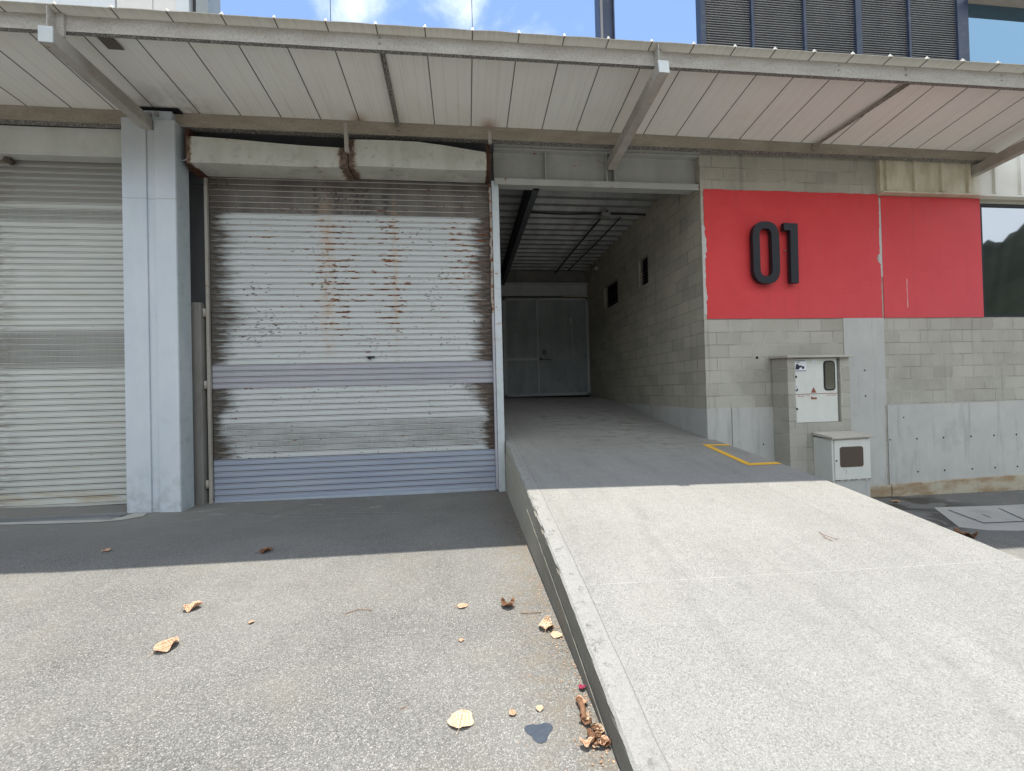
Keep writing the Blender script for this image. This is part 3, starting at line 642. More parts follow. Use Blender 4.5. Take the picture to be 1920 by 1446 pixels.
# ------------------------------------------------------------------ pillars
def pillar(dx, label):
    p = empty('pillar', (dx-3.98, 5.95, .05), label, 'pillar', 'pillars carrying the canopy')
    b = MB(); b.box((dx-4.30, 5.80, -.05), (dx-4.015, 6.06, 5.12)); b.box((dx-3.915, 5.80, -.05), (dx-3.668, 6.06, 5.11)); b.box((dx-4.015, 5.822, -.05), (dx-3.915, 6.05, 4.98)); b.build('facing', M['pillar'], p, .006)
    b = MB(); b.box((dx-3.668, 5.812, -.05), (dx-3.662, 6.06, 5.10)); b.build('side_plate', M['pillar_side'], p)
    b = MB(); b.box((dx-4.05, 5.83, 5.0), (dx-3.72, 5.90, 5.235)); b.build('top_plate', M['pillar_side'], p)
    b = MB()
    for q in ((-3.985, 5.15), (-3.90, 5.16)): b.box((dx+q[0], 5.79, q[1]), (dx+q[0]+.035, 5.825, q[1]+.045))
    b.build('cleat', M['bolt'], p)
    return p
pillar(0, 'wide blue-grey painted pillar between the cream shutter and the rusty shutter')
# plastered jamb in the recess
b = MB(); b.box((-3.80, 6.13, -.02), (-3.585, 6.34, 2.81))
tag(b.build('door_jamb', M['dark_conc'], None, .01), 'stained concrete jamb squeezed between the pillar and the rusty shutter', 'jamb')
cb_ = MB(); cb_.tube([(-3.68, 5.99, 4.66), (-3.64, 5.90, 4.635), (-3.58, 5.87, 4.63), (-3.54, 5.85, 4.645)], .006, 6)
tag(cb_.build('cable_tie', M['pale_pvc']), 'white cord tied round the rusty end of the shutter hood', 'cord')
# ------------------------------------------------------------------ warehouse behind
wh = empty('warehouse', (-1, 8, 0), 'warehouse bay with dark lintel and passage ceiling behind the shutters', 'building')
b = MB(); b.box((-12, 6.34, 4.55), (.50, 6.5, 6.1)); b.box((.5, 6.42, 5.09), (3.72, 6.55, 6.1)); b.box((-12, 6.40, -.2), (.45, 6.5, 4.55)); b.build('lintel_wall', M['slate'], wh)
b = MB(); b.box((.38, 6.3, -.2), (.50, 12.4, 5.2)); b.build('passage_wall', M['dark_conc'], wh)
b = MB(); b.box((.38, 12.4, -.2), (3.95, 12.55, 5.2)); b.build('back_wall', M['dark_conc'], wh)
b = MB(); b.box((.5, 6.43, 5.12), (3.719, 12.4, 5.15)); dkc = b.build('ceiling_deck_shade', M['dark_steel_or_shade'], wh)  # flutes are the ribs' metal; their shade is painted as this dark sheet
y = 6.50
while y < 12.2:
    b = MB()
    b.hexa([(.501, y+.03, 5.04), (3.718, y+.03, 5.04), (3.718, y+.125, 5.04), (.501, y+.125, 5.04)], [(.501, y-.005, 5.119), (3.718, y-.005, 5.119), (3.718, y+.16, 5.119), (.501, y+.16, 5.119)])
    b.build('deck_rib', M['deck'], dkc); y += .31
b = MB(); b.box((-12, 6.5, 5.3), (14, 14, 6.1)); b.build('roof_slab', M['slate'], wh)
b = MB(); b.box((1.113, 6.3, 4.60), (1.213, 12.4, 4.62)); b.box((1.155, 6.3, 4.62), (1.171, 12.4, 5.03)); b.box((1.113, 6.3, 5.01), (1.213, 12.4, 5.028)); b.build('ceiling_beam', M['dark_steel_or_shade'], wh)
b = MB(); b.box((.5, 12.2, 4.28), (3.72, 12.4, 4.62)); b.box((.5, 12.12, 4.62), (3.72, 12.4, 4.66)); b.build('gate_lintel', M['gate_frame'], wh)
# ceiling services
cd = MB(); cd.tube([(2.86, 7.9, 4.98), (2.82, 9.0, 4.98), (2.78, 10.8, 4.98), (2.76, 12.2, 4.97)], .018, 8); cd.tube([(3.25, 8.2, 4.985), (3.22, 9.6, 4.985), (3.1, 12.0, 4.985)], .014, 8); cd.tube([(1.3, 8.02, 4.97), (2.0, 8.05, 4.96), (2.86, 8.0, 4.97), (3.5, 8.02, 4.975), (3.70, 8.02, 4.97)], .016, 8)
tag(cd.build('conduit', M['cable']), 'dark conduit runs crossing under the passage ceiling', 'conduit')
jb = MB(); jb.box((2.76, 7.92, 4.90), (2.93, 8.10, 4.985))
tag(jb.build('junction_box', M['bolt'], None, .006), 'small grey junction box on the passage ceiling', 'junction box')
fl = empty('wall_lamp', (3.70, 11.2, 4.8), 'small round lamp high on the passage block wall by the gate', 'lamp')
b = MB(); b.cyl((3.72, 11.2, 4.83), (3.60, 11.17, 4.80), .055, 16); b.build('lamp_body', M['pale_pvc'], fl)
b = MB(); b.cyl((3.60, 11.17, 4.80), (3.575, 11.165, 4.79), .085, 16); b.build('lens', M['meter_glass'], fl)
b = MB(); b.tube([(3.69, 11.2, 4.88), (3.66, 11.1, 4.96), (3.60, 11.0, 5.02)], .01, 6); b.build('flex', M['pale_pvc'], fl)
# steel gate
gt = empty('steel_gate', (2.3, 12.15, 1.29), 'tall grey steel gate at the shaded end of the passage', 'gate')
zb0, zt0 = 1.30, 4.20
b = MB()
for x0, x1 in ((.55, .62), (1.13, 1.23), (2.13, 2.18), (3.64, 3.72)): b.box((x0, 12.13, zb0), (x1, 12.18, zt0))
b.box((.5, 12.13, zt0-.06), (3.72, 12.185, zt0)); b.box((.5, 12.13, zb0-.005), (3.72, 12.185, zb0+.07)); b.box((.62, 12.135, 2.36), (2.13, 12.18, 2.43)); b.build('gate_frame', M['gate_frame'], gt, .004)
def leaf_panel(x0, x1, z0, z1, seed):
    r = random.Random(seed); b = MB(); nx, nz = 8, 14; H = [[12.165 + r.gauss(0, .0035) for _ in range(nz+1)] for _ in range(nx+1)]
    for i in range(nx):
        for j in range(nz):
            P = lambda i, j: (x0+(x1-x0)*i/nx, H[i][j], z0+(z1-z0)*j/nz)
            b.face([P(i, j), P(i+1, j), P(i+1, j+1), P(i, j+1)], True)
    return b
leaf_panel(.62, 1.13, zb0, zt0, 1).build('gate_leaf', M['gate'], gt)
leaf_panel(1.23, 2.13, zb0, zt0, 2).build('gate_leaf', M['gate'], gt)
dl = leaf_panel(2.18, 3.64, zb0, zt0, 3).build('gate_leaf', M['gate'], gt)
b = MB(); b.box((2.19, 12.10, 2.36), (2.55, 12.125, 2.385)); b.cyl((2.24, 12.1, 2.39), (2.24, 12.15, 2.39), .035, 12); b.build('handle', M['dark_steel_or_shade'], dl)
b = MB(); b.box((2.29, 12.145, 2.52), (2.41, 12.155, 2.66)); b.build('lock_plate', simple('brass_plate', (.15, .12, .07), .4), dl)
b = MB(); b.box((3.205, 12.13, 2.43), (3.225, 12.16, 3.75)); b.box((3.14, 12.12, 3.45), (3.20, 12.16, 3.60)); b.build('bolt_rail', M['pale_pvc'] if False else M['gate_frame'], dl)
b = MB(); b.box((2.95, 12.11, 4.235), (3.71, 12.2, 4.262)); b.build('painted_light_gap', simple('pale_strip', (.5, .48, .36), .6), gt)  # solid strip coloured pale to look like light through a gap
# ------------------------------------------------------------------ I beam above the passage
ib = empty('steel_beam', (2.1, 6.2, 4.6), 'grey painted steel I-beam spanning the passage opening', 'beam')
b = MB(); b.box((.50, 6.22, 4.64), (3.719, 6.235, 5.08)); b.build('web', M['ibeam'], ib)
b = MB(); b.box((.50, 6.10, 4.60), (3.70, 6.36, 4.64)); b.box((.50, 6.095, 4.545), (3.70, 6.105, 4.640)); b.build('flange', M['ibeam'], ib, .003, label='lower flange')
b = MB(); b.box((.50, 6.11, 5.08), (3.719, 6.36, 5.105)); b.build('flange', M['ibeam'], ib, .003)
for x in (1.27, 2.22, 2.345): b = MB(); b.box((x, 6.112, 4.642), (x+.014, 6.219, 5.078)); b.build('stiffener', M['ibeam'], ib)
# ------------------------------------------------------------------ block building on the right
bb = empty('block_building', (8, 7, 0), 'concrete-block building with red painted band right of the ramp', 'building')
XW = 3.72
def quad_wall(us, zs, holes, f, depthf, b):
    for i in range(len(us)-1):
        for j in range(len(zs)-1):
            uc, zc = (us[i]+us[i+1])/2, (zs[j]+zs[j+1])/2
            if any(h_[0] < uc < h_[1] and h_[2] < zc < h_[3] for h_ in holes): continue
            b.face([f(us[i], zs[j]), f(us[i+1], zs[j]), f(us[i+1], zs[j+1]), f(us[i], zs[j+1])])
    for h_ in holes:
        a0, a1, c0, c1 = h_
        for p, q in (((a0, c0), (a1, c0)), ((a1, c0), (a1, c1)), ((a1, c1), (a0, c1)), ((a0, c1), (a0, c0))):
            b.face([f(*p), f(*q), depthf(*q), depthf(*p)])
b = MB(); quad_wall([XW, 8.75, 14], [-.9, 2.53, 4.47, 6.3], [(8.75, 14.0, 2.53, 4.47)], lambda u, z: (u, 6.1, z), lambda u, z: (u, 6.3, z), b); b.build('block_wall', M['block_x'], bb)
b = MB(); b.box((XW-.006, 6.1, -.3), (XW-.0005, 9.6, 1.128)); b.build('concrete_base', M['conc'], bb)
vents = [(9.70, 10.68, 3.56, 4.15), (8.02, 8.47, 3.60, 4.18)]
b = MB(); quad_wall([6.1, 8.02, 8.47, 9.70, 10.68, 12.4], [-.3, 3.56, 3.60, 4.15, 4.18, 5.3], vents, lambda u, z: (XW, u, z), lambda u, z: (XW+.12, u, z), b); b.build('passage_wall', M['block_y'], bb)
for k, (a0, a1, c0, c1) in enumerate(vents):
    b = MB(); b.box((XW+.10, a0, c0), (XW+.12, a1, c1))
    v = b.build('vent', M['black'], bb)
    b = MB(); n = 9
    for q in range(n):
        z = c0 + (c1-c0)*(q+.5)/n; b.hexa([(XW+.03, a0+.001, z-.02), (XW+.034, a0+.001, z-.024), (XW+.034, a1-.001, z-.024), (XW+.03, a1-.001, z-.02)], [(XW+.085, a0+.001, z+.02), (XW+.089, a0+.001, z+.016), (XW+.089, a1-.001, z+.016), (XW+.085, a1-.001, z+.02)])
    b.build('slats', M['dark_steel_or_shade'], v)
# red band, jagged left edge and crack
er = random.Random(5)
def jag_panel(x0, x1, z0, z1, jl, jr, y0, y1, jt=0):
    L = []; n = 46
    for k in range(n+1):
        z = z0 + (z1-z0)*k/n; L.append((x0 + jl(z), z))
    R = []
    for k in range(n+1):
        z = z1 - (z1-z0)*k/n; R.append((x1 + jr(z), z))
    nt_ = 30 if jt else 1
    T = [(x0 + (x1-x0)*k/nt_, z1 + (er.uniform(-jt, jt) if 0 < k < nt_ else 0)) for k in range(nt_, 0, -1)] if jt else []
    pts = R[::-1]  # from bottom up on right
    b = MB(); b.prism_y(list(reversed(L)) + pts[:] + ([] if not jt else [(x, z) for x, z in T if x0+.05 < x < x1-.05]), y0, y1)
    return b
lj = {}
def jl(z):
    k = round(z, 3)
    if k not in lj: lj[k] = (.012 + er.random()*.012) + (.03*er.random() if 3.5 < z < 3.95 else 0) + (.02*er.random() if 2.8 < z < 3.0 else 0)
    return lj[k]
def jr(z):
    k = 'r%.3f' % z
    if k not in lj: lj[k] = -.008*er.random() - (.05 if 3.43 < z < 3.56 else 0) - (.012 if 3.5 < z < 4.0 else 0)
    return lj[k]
jag_panel(XW+.03, 6.825, 2.53, 4.563, jl, jr, 6.088, 6.0995, .006).build('red_panel', M['red'], bb)
jag_panel(6.855, 8.735, 2.53, 4.542, lambda z: er.random()*.004, lambda z: 0, 6.088, 6.0995, 0).build('red_panel', M['red'], bb)
for q0, q1 in (((XW+.001, 6.0925, 2.6), (XW+.10, 6.0996, 4.0)), ((6.79, 6.0925, 3.2), (6.88, 6.0996, 4.50))): b = MB(); b.box(q0, q1); b.build('chipped_plaster', M['plaster'], bb)
b = MB(); 
for z in [2.70+.03*k for k in range(16)]:
    if er.random() < .8: b.box((7.285, 6.0865, z), (7.293+er.random()*.008, 6.0879, z+.028))
b.build('paint_drip', simple('pale_drip', (.75, .45, .42), .6), bb)
b = MB(); b.box((6.11, 6.090, -.7), (6.80, 6.0996, 2.528)); b.box((6.805, 6.094, 1.10), (6.845, 6.0996, 2.528)); b.build('concrete_column', M['conc'], bb)
b = MB(); b.box((6.85, 6.086, -.2), (14, 6.0996, 1.095)); b.box((XW-.001, 6.088, -.7), (4.12, 6.0996, 1.13)); b.box((4.13, 6.085, -.7), (6.105, 6.0996, 1.128)); b.build('concrete_base', M['conc'], bb, .003)
b = MB()
for k in range(9):
    x = 6.85 + k*.8; b.hexa([(x, 6.05, -.8), (x+.797, 6.05, -.8), (x+.797, 6.0855, -.8), (x, 6.0855, -.8)], [(x, 6.05, -.19+.012*k), (x+.797, 6.05, -.178+.012*k), (x+.797, 6.0855, -.178+.012*k), (x, 6.0855, -.19+.012*k)])
b.box((6.2, 6.06, -.8), (6.847, 6.0855, -.2)); b.build('plinth', M['conc_warm'], bb, .004)
b = MB()
for x in (7.37, 7.87, 8.395, 8.84, 9.28, 9.75, 10.2):
    for z in (.528, -.014 if x < 9.4 else 0): b = MB(); b.cyl((x, 6.084, z), (x, 6.0855, z), .015, 12); b.build('formwork_hole', M['black'], bb)
for x, z in ((7.14, .886), (6.461, 1.675), (6.461, 1.257), (6.874, .53), (4.643, .545)): b = MB(); b.cyl((x, 6.083, z), (x, 6.0856 if x < 6 or x > 6.85 else 6.0896, z), .012, 12); b.build('formwork_hole', M['black'], bb)
b = MB(); b.box((4.57, 6.0965, 1.895), (4.61, 6.0998, 1.93)); b.build('wall_hole', M['black'], bb)
# cladding (rib and tray)
b = MB(); b.box((6.83, 6.05, 4.575), (14, 6.085, 6.6)); b.box((6.80, 6.03, 4.575), (6.835, 6.0995, 6.6))
for k in range(14):
    x = 6.927 + .511*k; b.hexa([(x-.024, 6.015, 4.60), (x+.024, 6.015, 4.60), (x+.034, 6.05, 4.60), (x-.034, 6.05, 4.60)], [(x-.024, 6.015, 6.6), (x+.024, 6.015, 6.6), (x+.034, 6.05, 6.6), (x-.034, 6.05, 6.6)])
b.build('cladding', M['clad'], bb)
b = MB(); b.box((6.80, 5.99, 4.555), (8.6, 6.0995, 4.578)); b.box((8.6, 5.99, 4.545), (14, 6.0995, 4.575)); b.build('cladding_trim', M['clad'], bb)
# window right
wn = MB(); wn.box((8.76, 6.14, 2.54), (14, 6.155, 4.46)); wn_o = wn.build('window', M['glass'], bb)
b = MB(); b.box((8.75, 6.11, 2.53), (8.80, 6.18, 4.47)); b.box((8.80, 6.11, 2.53), (14, 6.18, 2.575)); b.box((8.80, 6.11, 4.43), (14, 6.18, 4.47)); b.box((10.6, 6.11, 2.575), (10.65, 6.18, 4.43)); b.build('window_frame', M['ink'], wn_o)
b = MB(); b.box((8.77, 6.3, 2.0), (14, 6.4, 4.9)); b.build('room_shade', M['black'], wn_o)
# ------------------------------------------------------------------ building number
num = empty('building_number', (4.9, 6.0, 3.1), 'charcoal metal number 01 mounted on the red wall', 'number')
def ring_poly(x0, x1, z0, z1, n=40, p=2.6):
    cx, cz, rx, rz_ = (x0+x1)/2, (z0+z1)/2, (x1-x0)/2, (z1-z0)/2; out = []
    straight = max(0, rz_ - rx*1.25); ry = rz_ - straight
    for k in range(n):
        a = 2*math.pi*k/n; c_, s_ = math.cos(a), math.sin(a)
        out.append((cx + rx*math.copysign(abs(c_)**(2/p), c_), cz + ry*math.copysign(abs(s_)**(2/p), s_) + (straight if s_ > 0 else -straight if s_ < 0 else 0)))
    return out
o = ring_poly(4.495, 4.945, 3.058, 4.034); i_ = ring_poly(4.612, 4.815, 3.175, 3.925)
b = MB(); n = len(o); y0, y1 = 5.985, 6.055
for k in range(n):
    k2 = (k+1) % n; a, c_, d, e = o[k], o[k2], i_[k2], i_[k]
    b.face([(a[0], y0, a[1]), (c_[0], y0, c_[1]), (d[0], y0, d[1]), (e[0], y0, e[1])]); b.face([(a[0], y1, a[1]), (e[0], y1, e[1]), (d[0], y1, d[1]), (c_[0], y1, c_[1])])
    b.face([(a[0], y0, a[1]), (a[0], y1, a[1]), (c_[0], y1, c_[1]), (c_[0], y0, c_[1])], True); b.face([(e[0], y0, e[1]), (d[0], y0, d[1]), (d[0], y1, d[1]), (e[0], y1, e[1])], True)
b.build('digit', M['ink'], num)
b = MB(); b.prism_y([(5.125, 3.068), (5.258, 3.068), (5.268, 4.012), (5.03, 4.02), (5.03, 3.90), (5.135, 3.90)], 5.985, 6.055); b.build('digit', M['ink'], num, .004)
b = MB()
for x, z in ((4.53, 3.4), (4.90, 3.7), (4.72, 3.12), (5.19, 3.2), (5.15, 3.95), (5.10, 3.6)): b = MB(); b.cyl((x, 6.05, z), (x, 6.09, z), .008, 8); b.build('standoff', M['bolt'], num)
# ------------------------------------------------------------------ electricity cabinet
ec = empty('meter_cabinet', (5.3, 5.9, -.3), 'tall block housing with pale electricity meter door and concrete cap', 'meter cabinet')
b = MB()
yf, x0, x1 = 5.76, 4.823, 5.85
dx0, dx1, dz0, dz1 = 4.945, 5.695, .888, 1.868
b.box((x0, yf, -.6), (x1, 6.084, dz0)); b.box((x0, yf, dz0), (dx0, 6.084, 1.875)); b.box((dx1, yf, dz0), (x1, 6.084, 1.875)); b.box((dx0, 5.87, dz0), (dx1, 6.084, 1.875))
b.build('housing', M['block_small'], ec)
b = MB(); b.hexa([(4.775, 5.70, 1.876), (5.88, 5.70, 1.87), (5.88, 6.09, 1.885), (4.79, 6.09, 1.885)], [(4.775, 5.70, 1.912), (5.88, 5.70, 1.905), (5.88, 6.09, 1.925), (4.79, 6.09, 1.925)]); b.build('cap_slab', M['conc_cap'], ec, .006)
b = MB(); b.box((dx0+.002, 5.785, 1.327), (dx1-.03, 5.85, dz1-.004)); up = b.build('cabinet_door', M['cab'], ec, .004)
b = MB(); b.box((dx0+.002, 5.785, dz0+.004), (dx1-.03, 5.85, 1.320)); lo = b.build('cabinet_door', M['cab'], ec, .004)
b = MB(); b.prism_y(rrect(5.437, 1.370, 5.628, 1.825, .055), 5.778, 5.786); wd_ = b.build('window', M['rubber'], up)
b = MB(); b.prism_y(rrect(5.457, 1.390, 5.610, 1.805, .042), 5.774, 5.779); b.build('pane', M['meter_glass'], wd_)
b = MB(); b.prism_y(rrect(5.215+.045, 1.343, 5.215+.045+.001, 1.344, .0004), 5.79, 5.80) if False else b.prism_y([(5.217, 1.343), (5.307, 1.343), (5.262, 1.425)], 5.7815, 5.7845); b.build('warning_triangle', M['red_mark'], up)
b = MB(); b.prism_y([(5.217, 1.242), (5.31, 1.242), (5.31, 1.272), (5.262, 1.268), (5.217, 1.287)], 5.7815, 5.7845); b.build('warning_label', M['red_mark'], lo)
b = MB(); b.box((dx0+.004, 5.782, 1.3225), (dx1-.032, 5.786, 1.3265)); 
er = random.Random(3)
for x in [5.0+.02*k for k in range(10)] + [5.47+.02*k for k in range(9)]:
    b.box((x, 5.7815, 1.285+er.random()*.015), (x+.012, 5.7842, 1.300+er.random()*.004))
b.build('red_text_line', M['red_thin'], lo)
b = MB(); b.box((4.950, 5.780, 1.660), (5.152, 5.7845, 1.848)); st = b.build('sticker', M['sticker'], up)
b = MB()
for z in (1.832, 1.678):
    x = 4.965
    while x < 5.135:
        wq = er.uniform(.008, .016); b.box((x, 5.778, z-.006), (x+wq, 5.7798, z+.006)); x += wq + .004
b.prism_y([(4.968, 1.70), (5.03, 1.70), (5.035, 1.722), (5.08, 1.742), (5.075, 1.762), (5.03, 1.758), (5.01, 1.785), (4.985, 1.78), (4.975, 1.75)], 5.778, 5.7798)
b.prism_y([(4.99, 1.805), (5.04, 1.805), (5.045, 1.812), (4.985, 1.813)], 5.778, 5.7798)
o = [(5.095+.022*math.cos(a*math.pi/8), 1.728+.022*math.sin(a*math.pi/8)) for a in range(16)]; b.prism_y(o, 5.778, 5.7798)
b.build('print', M['sticker_ink'], st)
b = MB(); b.box((4.945+.002, 5.782, 1.375), (5.005, 5.7845, 1.452)); s2 = b.build('sticker', M['sticker'], up)
b = MB(); b.box((4.952, 5.779, 1.375), (5.0, 5.7816, 1.398)); b.box((4.952, 5.779, 1.398), (4.962, 5.7816, 1.42)); b.box((4.99, 5.779, 1.398), (5.0, 5.7816, 1.42)); b.prism_y([(4.963, 1.435), (4.99, 1.435), (4.985, 1.443), (4.968, 1.443)], 5.779, 5.7816); b.build('print', M['sticker_ink'], s2)
b = MB(); b.box((5.245, 5.782, 1.80), (5.335, 5.7845, 1.855)); b.build('tag', M['sticker'], up)
for z, par in ((1.59, up), (1.103, lo)): b = MB(); b.cyl((4.968, 5.772, z), (4.968, 5.786, z), .018, 14); b.box((4.952, 5.768, z-.004), (4.984, 5.772, z+.004)); b.build('lock', M['rubber'], par)
# gas meter box
gc = empty('gas_meter_box', (5.5, 5.6, -.35), 'low pale gas meter box with brown window, in front of the block housing', 'meter box')
b = MB(); b.box((5.215, 5.445, -.6), (5.805, 5.758, .065)); b.build('base', M['conc'], gc, .005)
b = MB(); b.box((5.205, 5.44, .066), (5.82, 5.757, .675)); b.build('cabinet', M['cab'], gc, .004)
b = MB(); b.box((5.235, 5.425, .088), (5.80, 5.439, .66)); gd = b.build('door', M['cab'], gc, .004)
b = MB(); b.prism_y(rrect(5.315, .27, 5.685, .562, .035), 5.420, 5.426); b.build('window', M['brown_glass'], gd)
b = MB(); b.cyl((5.255, 5.415, .367), (5.255, 5.426, .367), .010, 10); b.build('lock', M['rubber'], gd)
b = MB(); b.tube([(5.38+.035*math.cos(math.radians(a)), 5.424, .205+.035*math.sin(math.radians(a))) for a in range(-70, 150, 15)], .0022, 6); b.build('knockout', M['bolt'], gd)
b = MB()
er = random.Random(9); x = 5.24
while x < 5.80: q = er.uniform(.004, .05); b = MB(); b.box((x, 5.4245, .083), (x+q, 5.43, .0865+er.random()*.004)); b.build('rust_spot', M['rust'], gd); x += q + er.uniform(.01, .09)
b = MB(); b.hexa([(5.17, 5.39, .677), (5.85, 5.39, .688), (5.87, 5.757, .700), (5.19, 5.757, .70)], [(5.17, 5.39, .712), (5.85, 5.39, .722), (5.87, 5.757, .748), (5.19, 5.757, .75)]); b.build('cap_slab', M['conc_cap'], gc, .008)
# ------------------------------------------------------------------ canopy
CX0, CX1 = -12.0, 9.0
def pb(x): return 5.235 + .005*max(-6, x)
def pt(x): return 5.405 + .0075*max(-6, x)
def sr(x): return 5.268 - (.007*(x-2) if x > 2 else 0)        # sheet underside at Y=5.9
def sheet_z(x, y):
    zf_ = pt(x)+.004; zr_ = sr(x)+.004; t = (y-4.605)/(5.9-4.605); return zf_ + (zr_-zf_)*t
cn = empty('canopy', (0, 5.9, 5.1), 'long beige panelled canopy on steel brackets along the whole frontage', 'canopy')
b = MB(); x = .168 - .512*24; er = random.Random(12)
rib = MB(); dkl = MB()
while x < CX1 - .05:
    xa, xb = x + .004, min(x + .508, CX1)
    nn = 8; dz = er.uniform(-.004, .004)
    for k in range(nn):
        u0 = xa + (xb-xa)*k/nn; u1 = xa + (xb-xa)*(k+1)/nn
        for (ya, yb2) in ((4.50, 4.75), (4.75, 5.9), (5.9, 6.09)):
            def Z(u, y): e = (4.75-y)/.25 if y < 4.75 else 0; q = math.sin((u-xa)/(xb-xa)*math.pi); return sheet_z(u, y) + e*(.005*q + dz*1.3*q)
            b.face([(u0, ya, Z(u0, ya)), (u0, yb2, Z(u0, yb2)), (u1, yb2, Z(u1, yb2)), (u1, ya, Z(u1, ya))])
            b.face([(u0, ya, Z(u0, ya)+.006), (u1, ya, Z(u1, ya)+.006), (u1, yb2, Z(u1, yb2)+.006), (u0, yb2, Z(u0, yb2)+.006)])
            if ya == 4.50: b.face([(u0, ya, Z(u0, ya)), (u1, ya, Z(u1, ya)), (u1, ya, Z(u1, ya)+.006), (u0, ya, Z(u0, ya)+.006)])
    for u in (xa, xb):
        for (ya, yb2) in ((4.50, 5.9), (5.9, 6.03)): b.face([(u, ya, sheet_z(u, ya)), (u, yb2, sheet_z(u, yb2)), (u, yb2, sheet_z(u, yb2)+.03), (u, ya, sheet_z(u, ya)+.03)])
    zz0, zz1 = sheet_z(x, 4.50)+.007, sheet_z(x, 6.08)+.007
    wj = .0055
    dkl.hexa([(x-wj, 4.501, zz0-.0105), (x+wj, 4.501, zz0-.0105), (x+wj, 6.08, zz1-.0105), (x-wj, 6.08, zz1-.0105)], [(x-wj, 4.501, zz0-.002), (x+wj, 4.501, zz0-.002), (x+wj, 6.08, zz1-.002), (x-wj, 6.08, zz1-.002)])
    lean = er.uniform(-.004, .006)
    rib.hexa([(x-.016, 4.497, zz0), (x+.016, 4.497, zz0), (x+.016, 6.02, zz1), (x-.016, 6.02, zz1)], [(x-.004+lean, 4.515, zz0+.042), (x+.004+lean, 4.515, zz0+.042), (x+.004+lean, 6.02, zz1+.042), (x-.004+lean, 6.02, zz1+.042)])
    x += .512
b.build('roof_sheet', M['soffit'], cn); rib.build('standing_seam', M['seam'], cn); dkl.build('seam_joint', M['seam_dark'], cn)
b = MB(); b.box((CX0, 4.49, 5.55), (CX0+.01, 4.5, 5.56)) if False else None
def long_bar(y0, y1, zb_, zt_, xa=CX0, xb=CX1, m=None, name='', par=None, step=1.0):
    b = MB(); x = xa
    while x < xb - 1e-6:
        x2 = min(x+step, xb); b.hexa([(x, y0, zb_(x)), (x2, y0, zb_(x2)), (x2, y1, zb_(x2)), (x, y1, zb_(x))], [(x, y0, zt_(x)), (x2, y0, zt_(x2)), (x2, y1, zt_(x2)), (x, y1, zt_(x))]); x = x2
    # drop the internal end caps
    bm = bmesh.new(); me = bpy.data.meshes.new('t'); me.from_pydata(b.v, [], b.f); bm.from_mesh(me)
    bmesh.ops.remove_doubles(bm, verts=bm.verts, dist=1e-5)
    cnt = {}
    for f in list(bm.faces):
        key = tuple(sorted(v.index for v in f.verts)); cnt.setdefault(key, []).append(f)
    dele = [f for fs in cnt.values() if len(fs) > 1 for f in fs]; bmesh.ops.delete(bm, geom=dele, context='FACES_ONLY')
    out = MB(); out.v = [tuple(v.co) for v in bm.verts]; bm.verts.index_update(); out.f = [[v.index for v in f.verts] for f in bm.faces]; out.sm = [False]*len(out.f)
    bm.free(); return out
def merge(*mbs):
    o = MB()
    for m_ in mbs:
        k = len(o.v); o.v += m_.v; o.f += [[i+k for i in f] for f in m_.f]; o.sm += m_.sm
    return o
merge(long_bar(4.605, 4.611, pb, pt), long_bar(4.6112, 4.655, pb, lambda x: pb(x)+.006), long_bar(4.6112, 4.655, lambda x: pt(x)-.006, pt)).build('front_channel', M['galv'], cn)
def rb(x): return 5.085
merge(long_bar(5.90, 5.907, rb, sr, xb=8.82), long_bar(5.9072, 6.0, rb, lambda x: rb(x)+.006, xb=8.82)).build('rear_channel', M['galv_rear'], cn)
b = MB(); b.box((.5, 6.04, 5.112), (3.718, 6.42, 5.255)); b.build('sun_leak_strip', M['ibeam'], cn)  # strip added to stop sun leaking between canopy and wall
b = MB(); b.box((CX0, 6.0, 5.11), (.499, 6.34, 5.26)); b.build('rear_ledger', M['slate'], cn)
def bracket(p0, p1, wd, ht, plate=True):
    b = MB(); p0, p1 = Vector(p0), Vector(p1); b.bar(p0, p1, wd, ht); o = b.build('bracket', M['bracket'], cn, .008)
    d = (p0-p1).normalized(); b = MB(); b.bar(p0 + d*.003, p0 + d*.012, wd+.004, ht+.004); b.build('end_cap', M['cap_white'], o, .003)
    if plate:
        c = p0; zt_ = pt(c.x)
        b = MB(); b.box((c.x-.03, 4.58, c.z+ht/2+.01), (c.x+.05, 4.604, zt_)); b.box((c.x-.035, 4.50, c.z+ht/2+.01), (c.x-.025, 4.60, zt_+.0)); b.build('hanger_plate', M['galv'], o)
    return o
bracket((-3.952, 4.46, 5.052), (-4.000, 5.83, 5.05), .122, .152)
bracket((2.322, 4.46, 5.122), (2.285, 6.09, 4.882), .124, .152)
bracket((8.66, 4.46, 5.14), (8.56, 6.05, 4.965), .124, .16)
b = MB(); b.bar((-.845, 4.64, 5.395), (-.845, 5.90, 5.215), .05, .03); b.bar((-.87, 4.64, 5.375), (-.87, 5.90, 5.195), .006, .05); b.box((-.87, 5.88, 5.15), (-.82, 5.899, 5.22)); b.build('cross_tie', M['galv_rear'], cn)
b = MB(); b.bar((5.93, 4.64, 5.42), (5.50, 5.90, 5.19), .045, .03); b.box((5.47, 5.88, 5.13), (5.52, 5.899, 5.19)); b.build('cross_tie', M['galv_rear'], cn)
for x, z, r_ in ((-.84, 5.372, .016), (-.84, 5.305, .016), (5.61, 5.41, .016), (5.61, 5.342, .016), (4.67, 5.40, .008), (4.67, 5.345, .008), (7.0, 5.42, .008), (7.0, 5.35, .008)): b = MB(); b.cyl((x, 4.596, z), (x, 4.606, z), r_, 10); b.build('bolt', M['bolt'], cn)
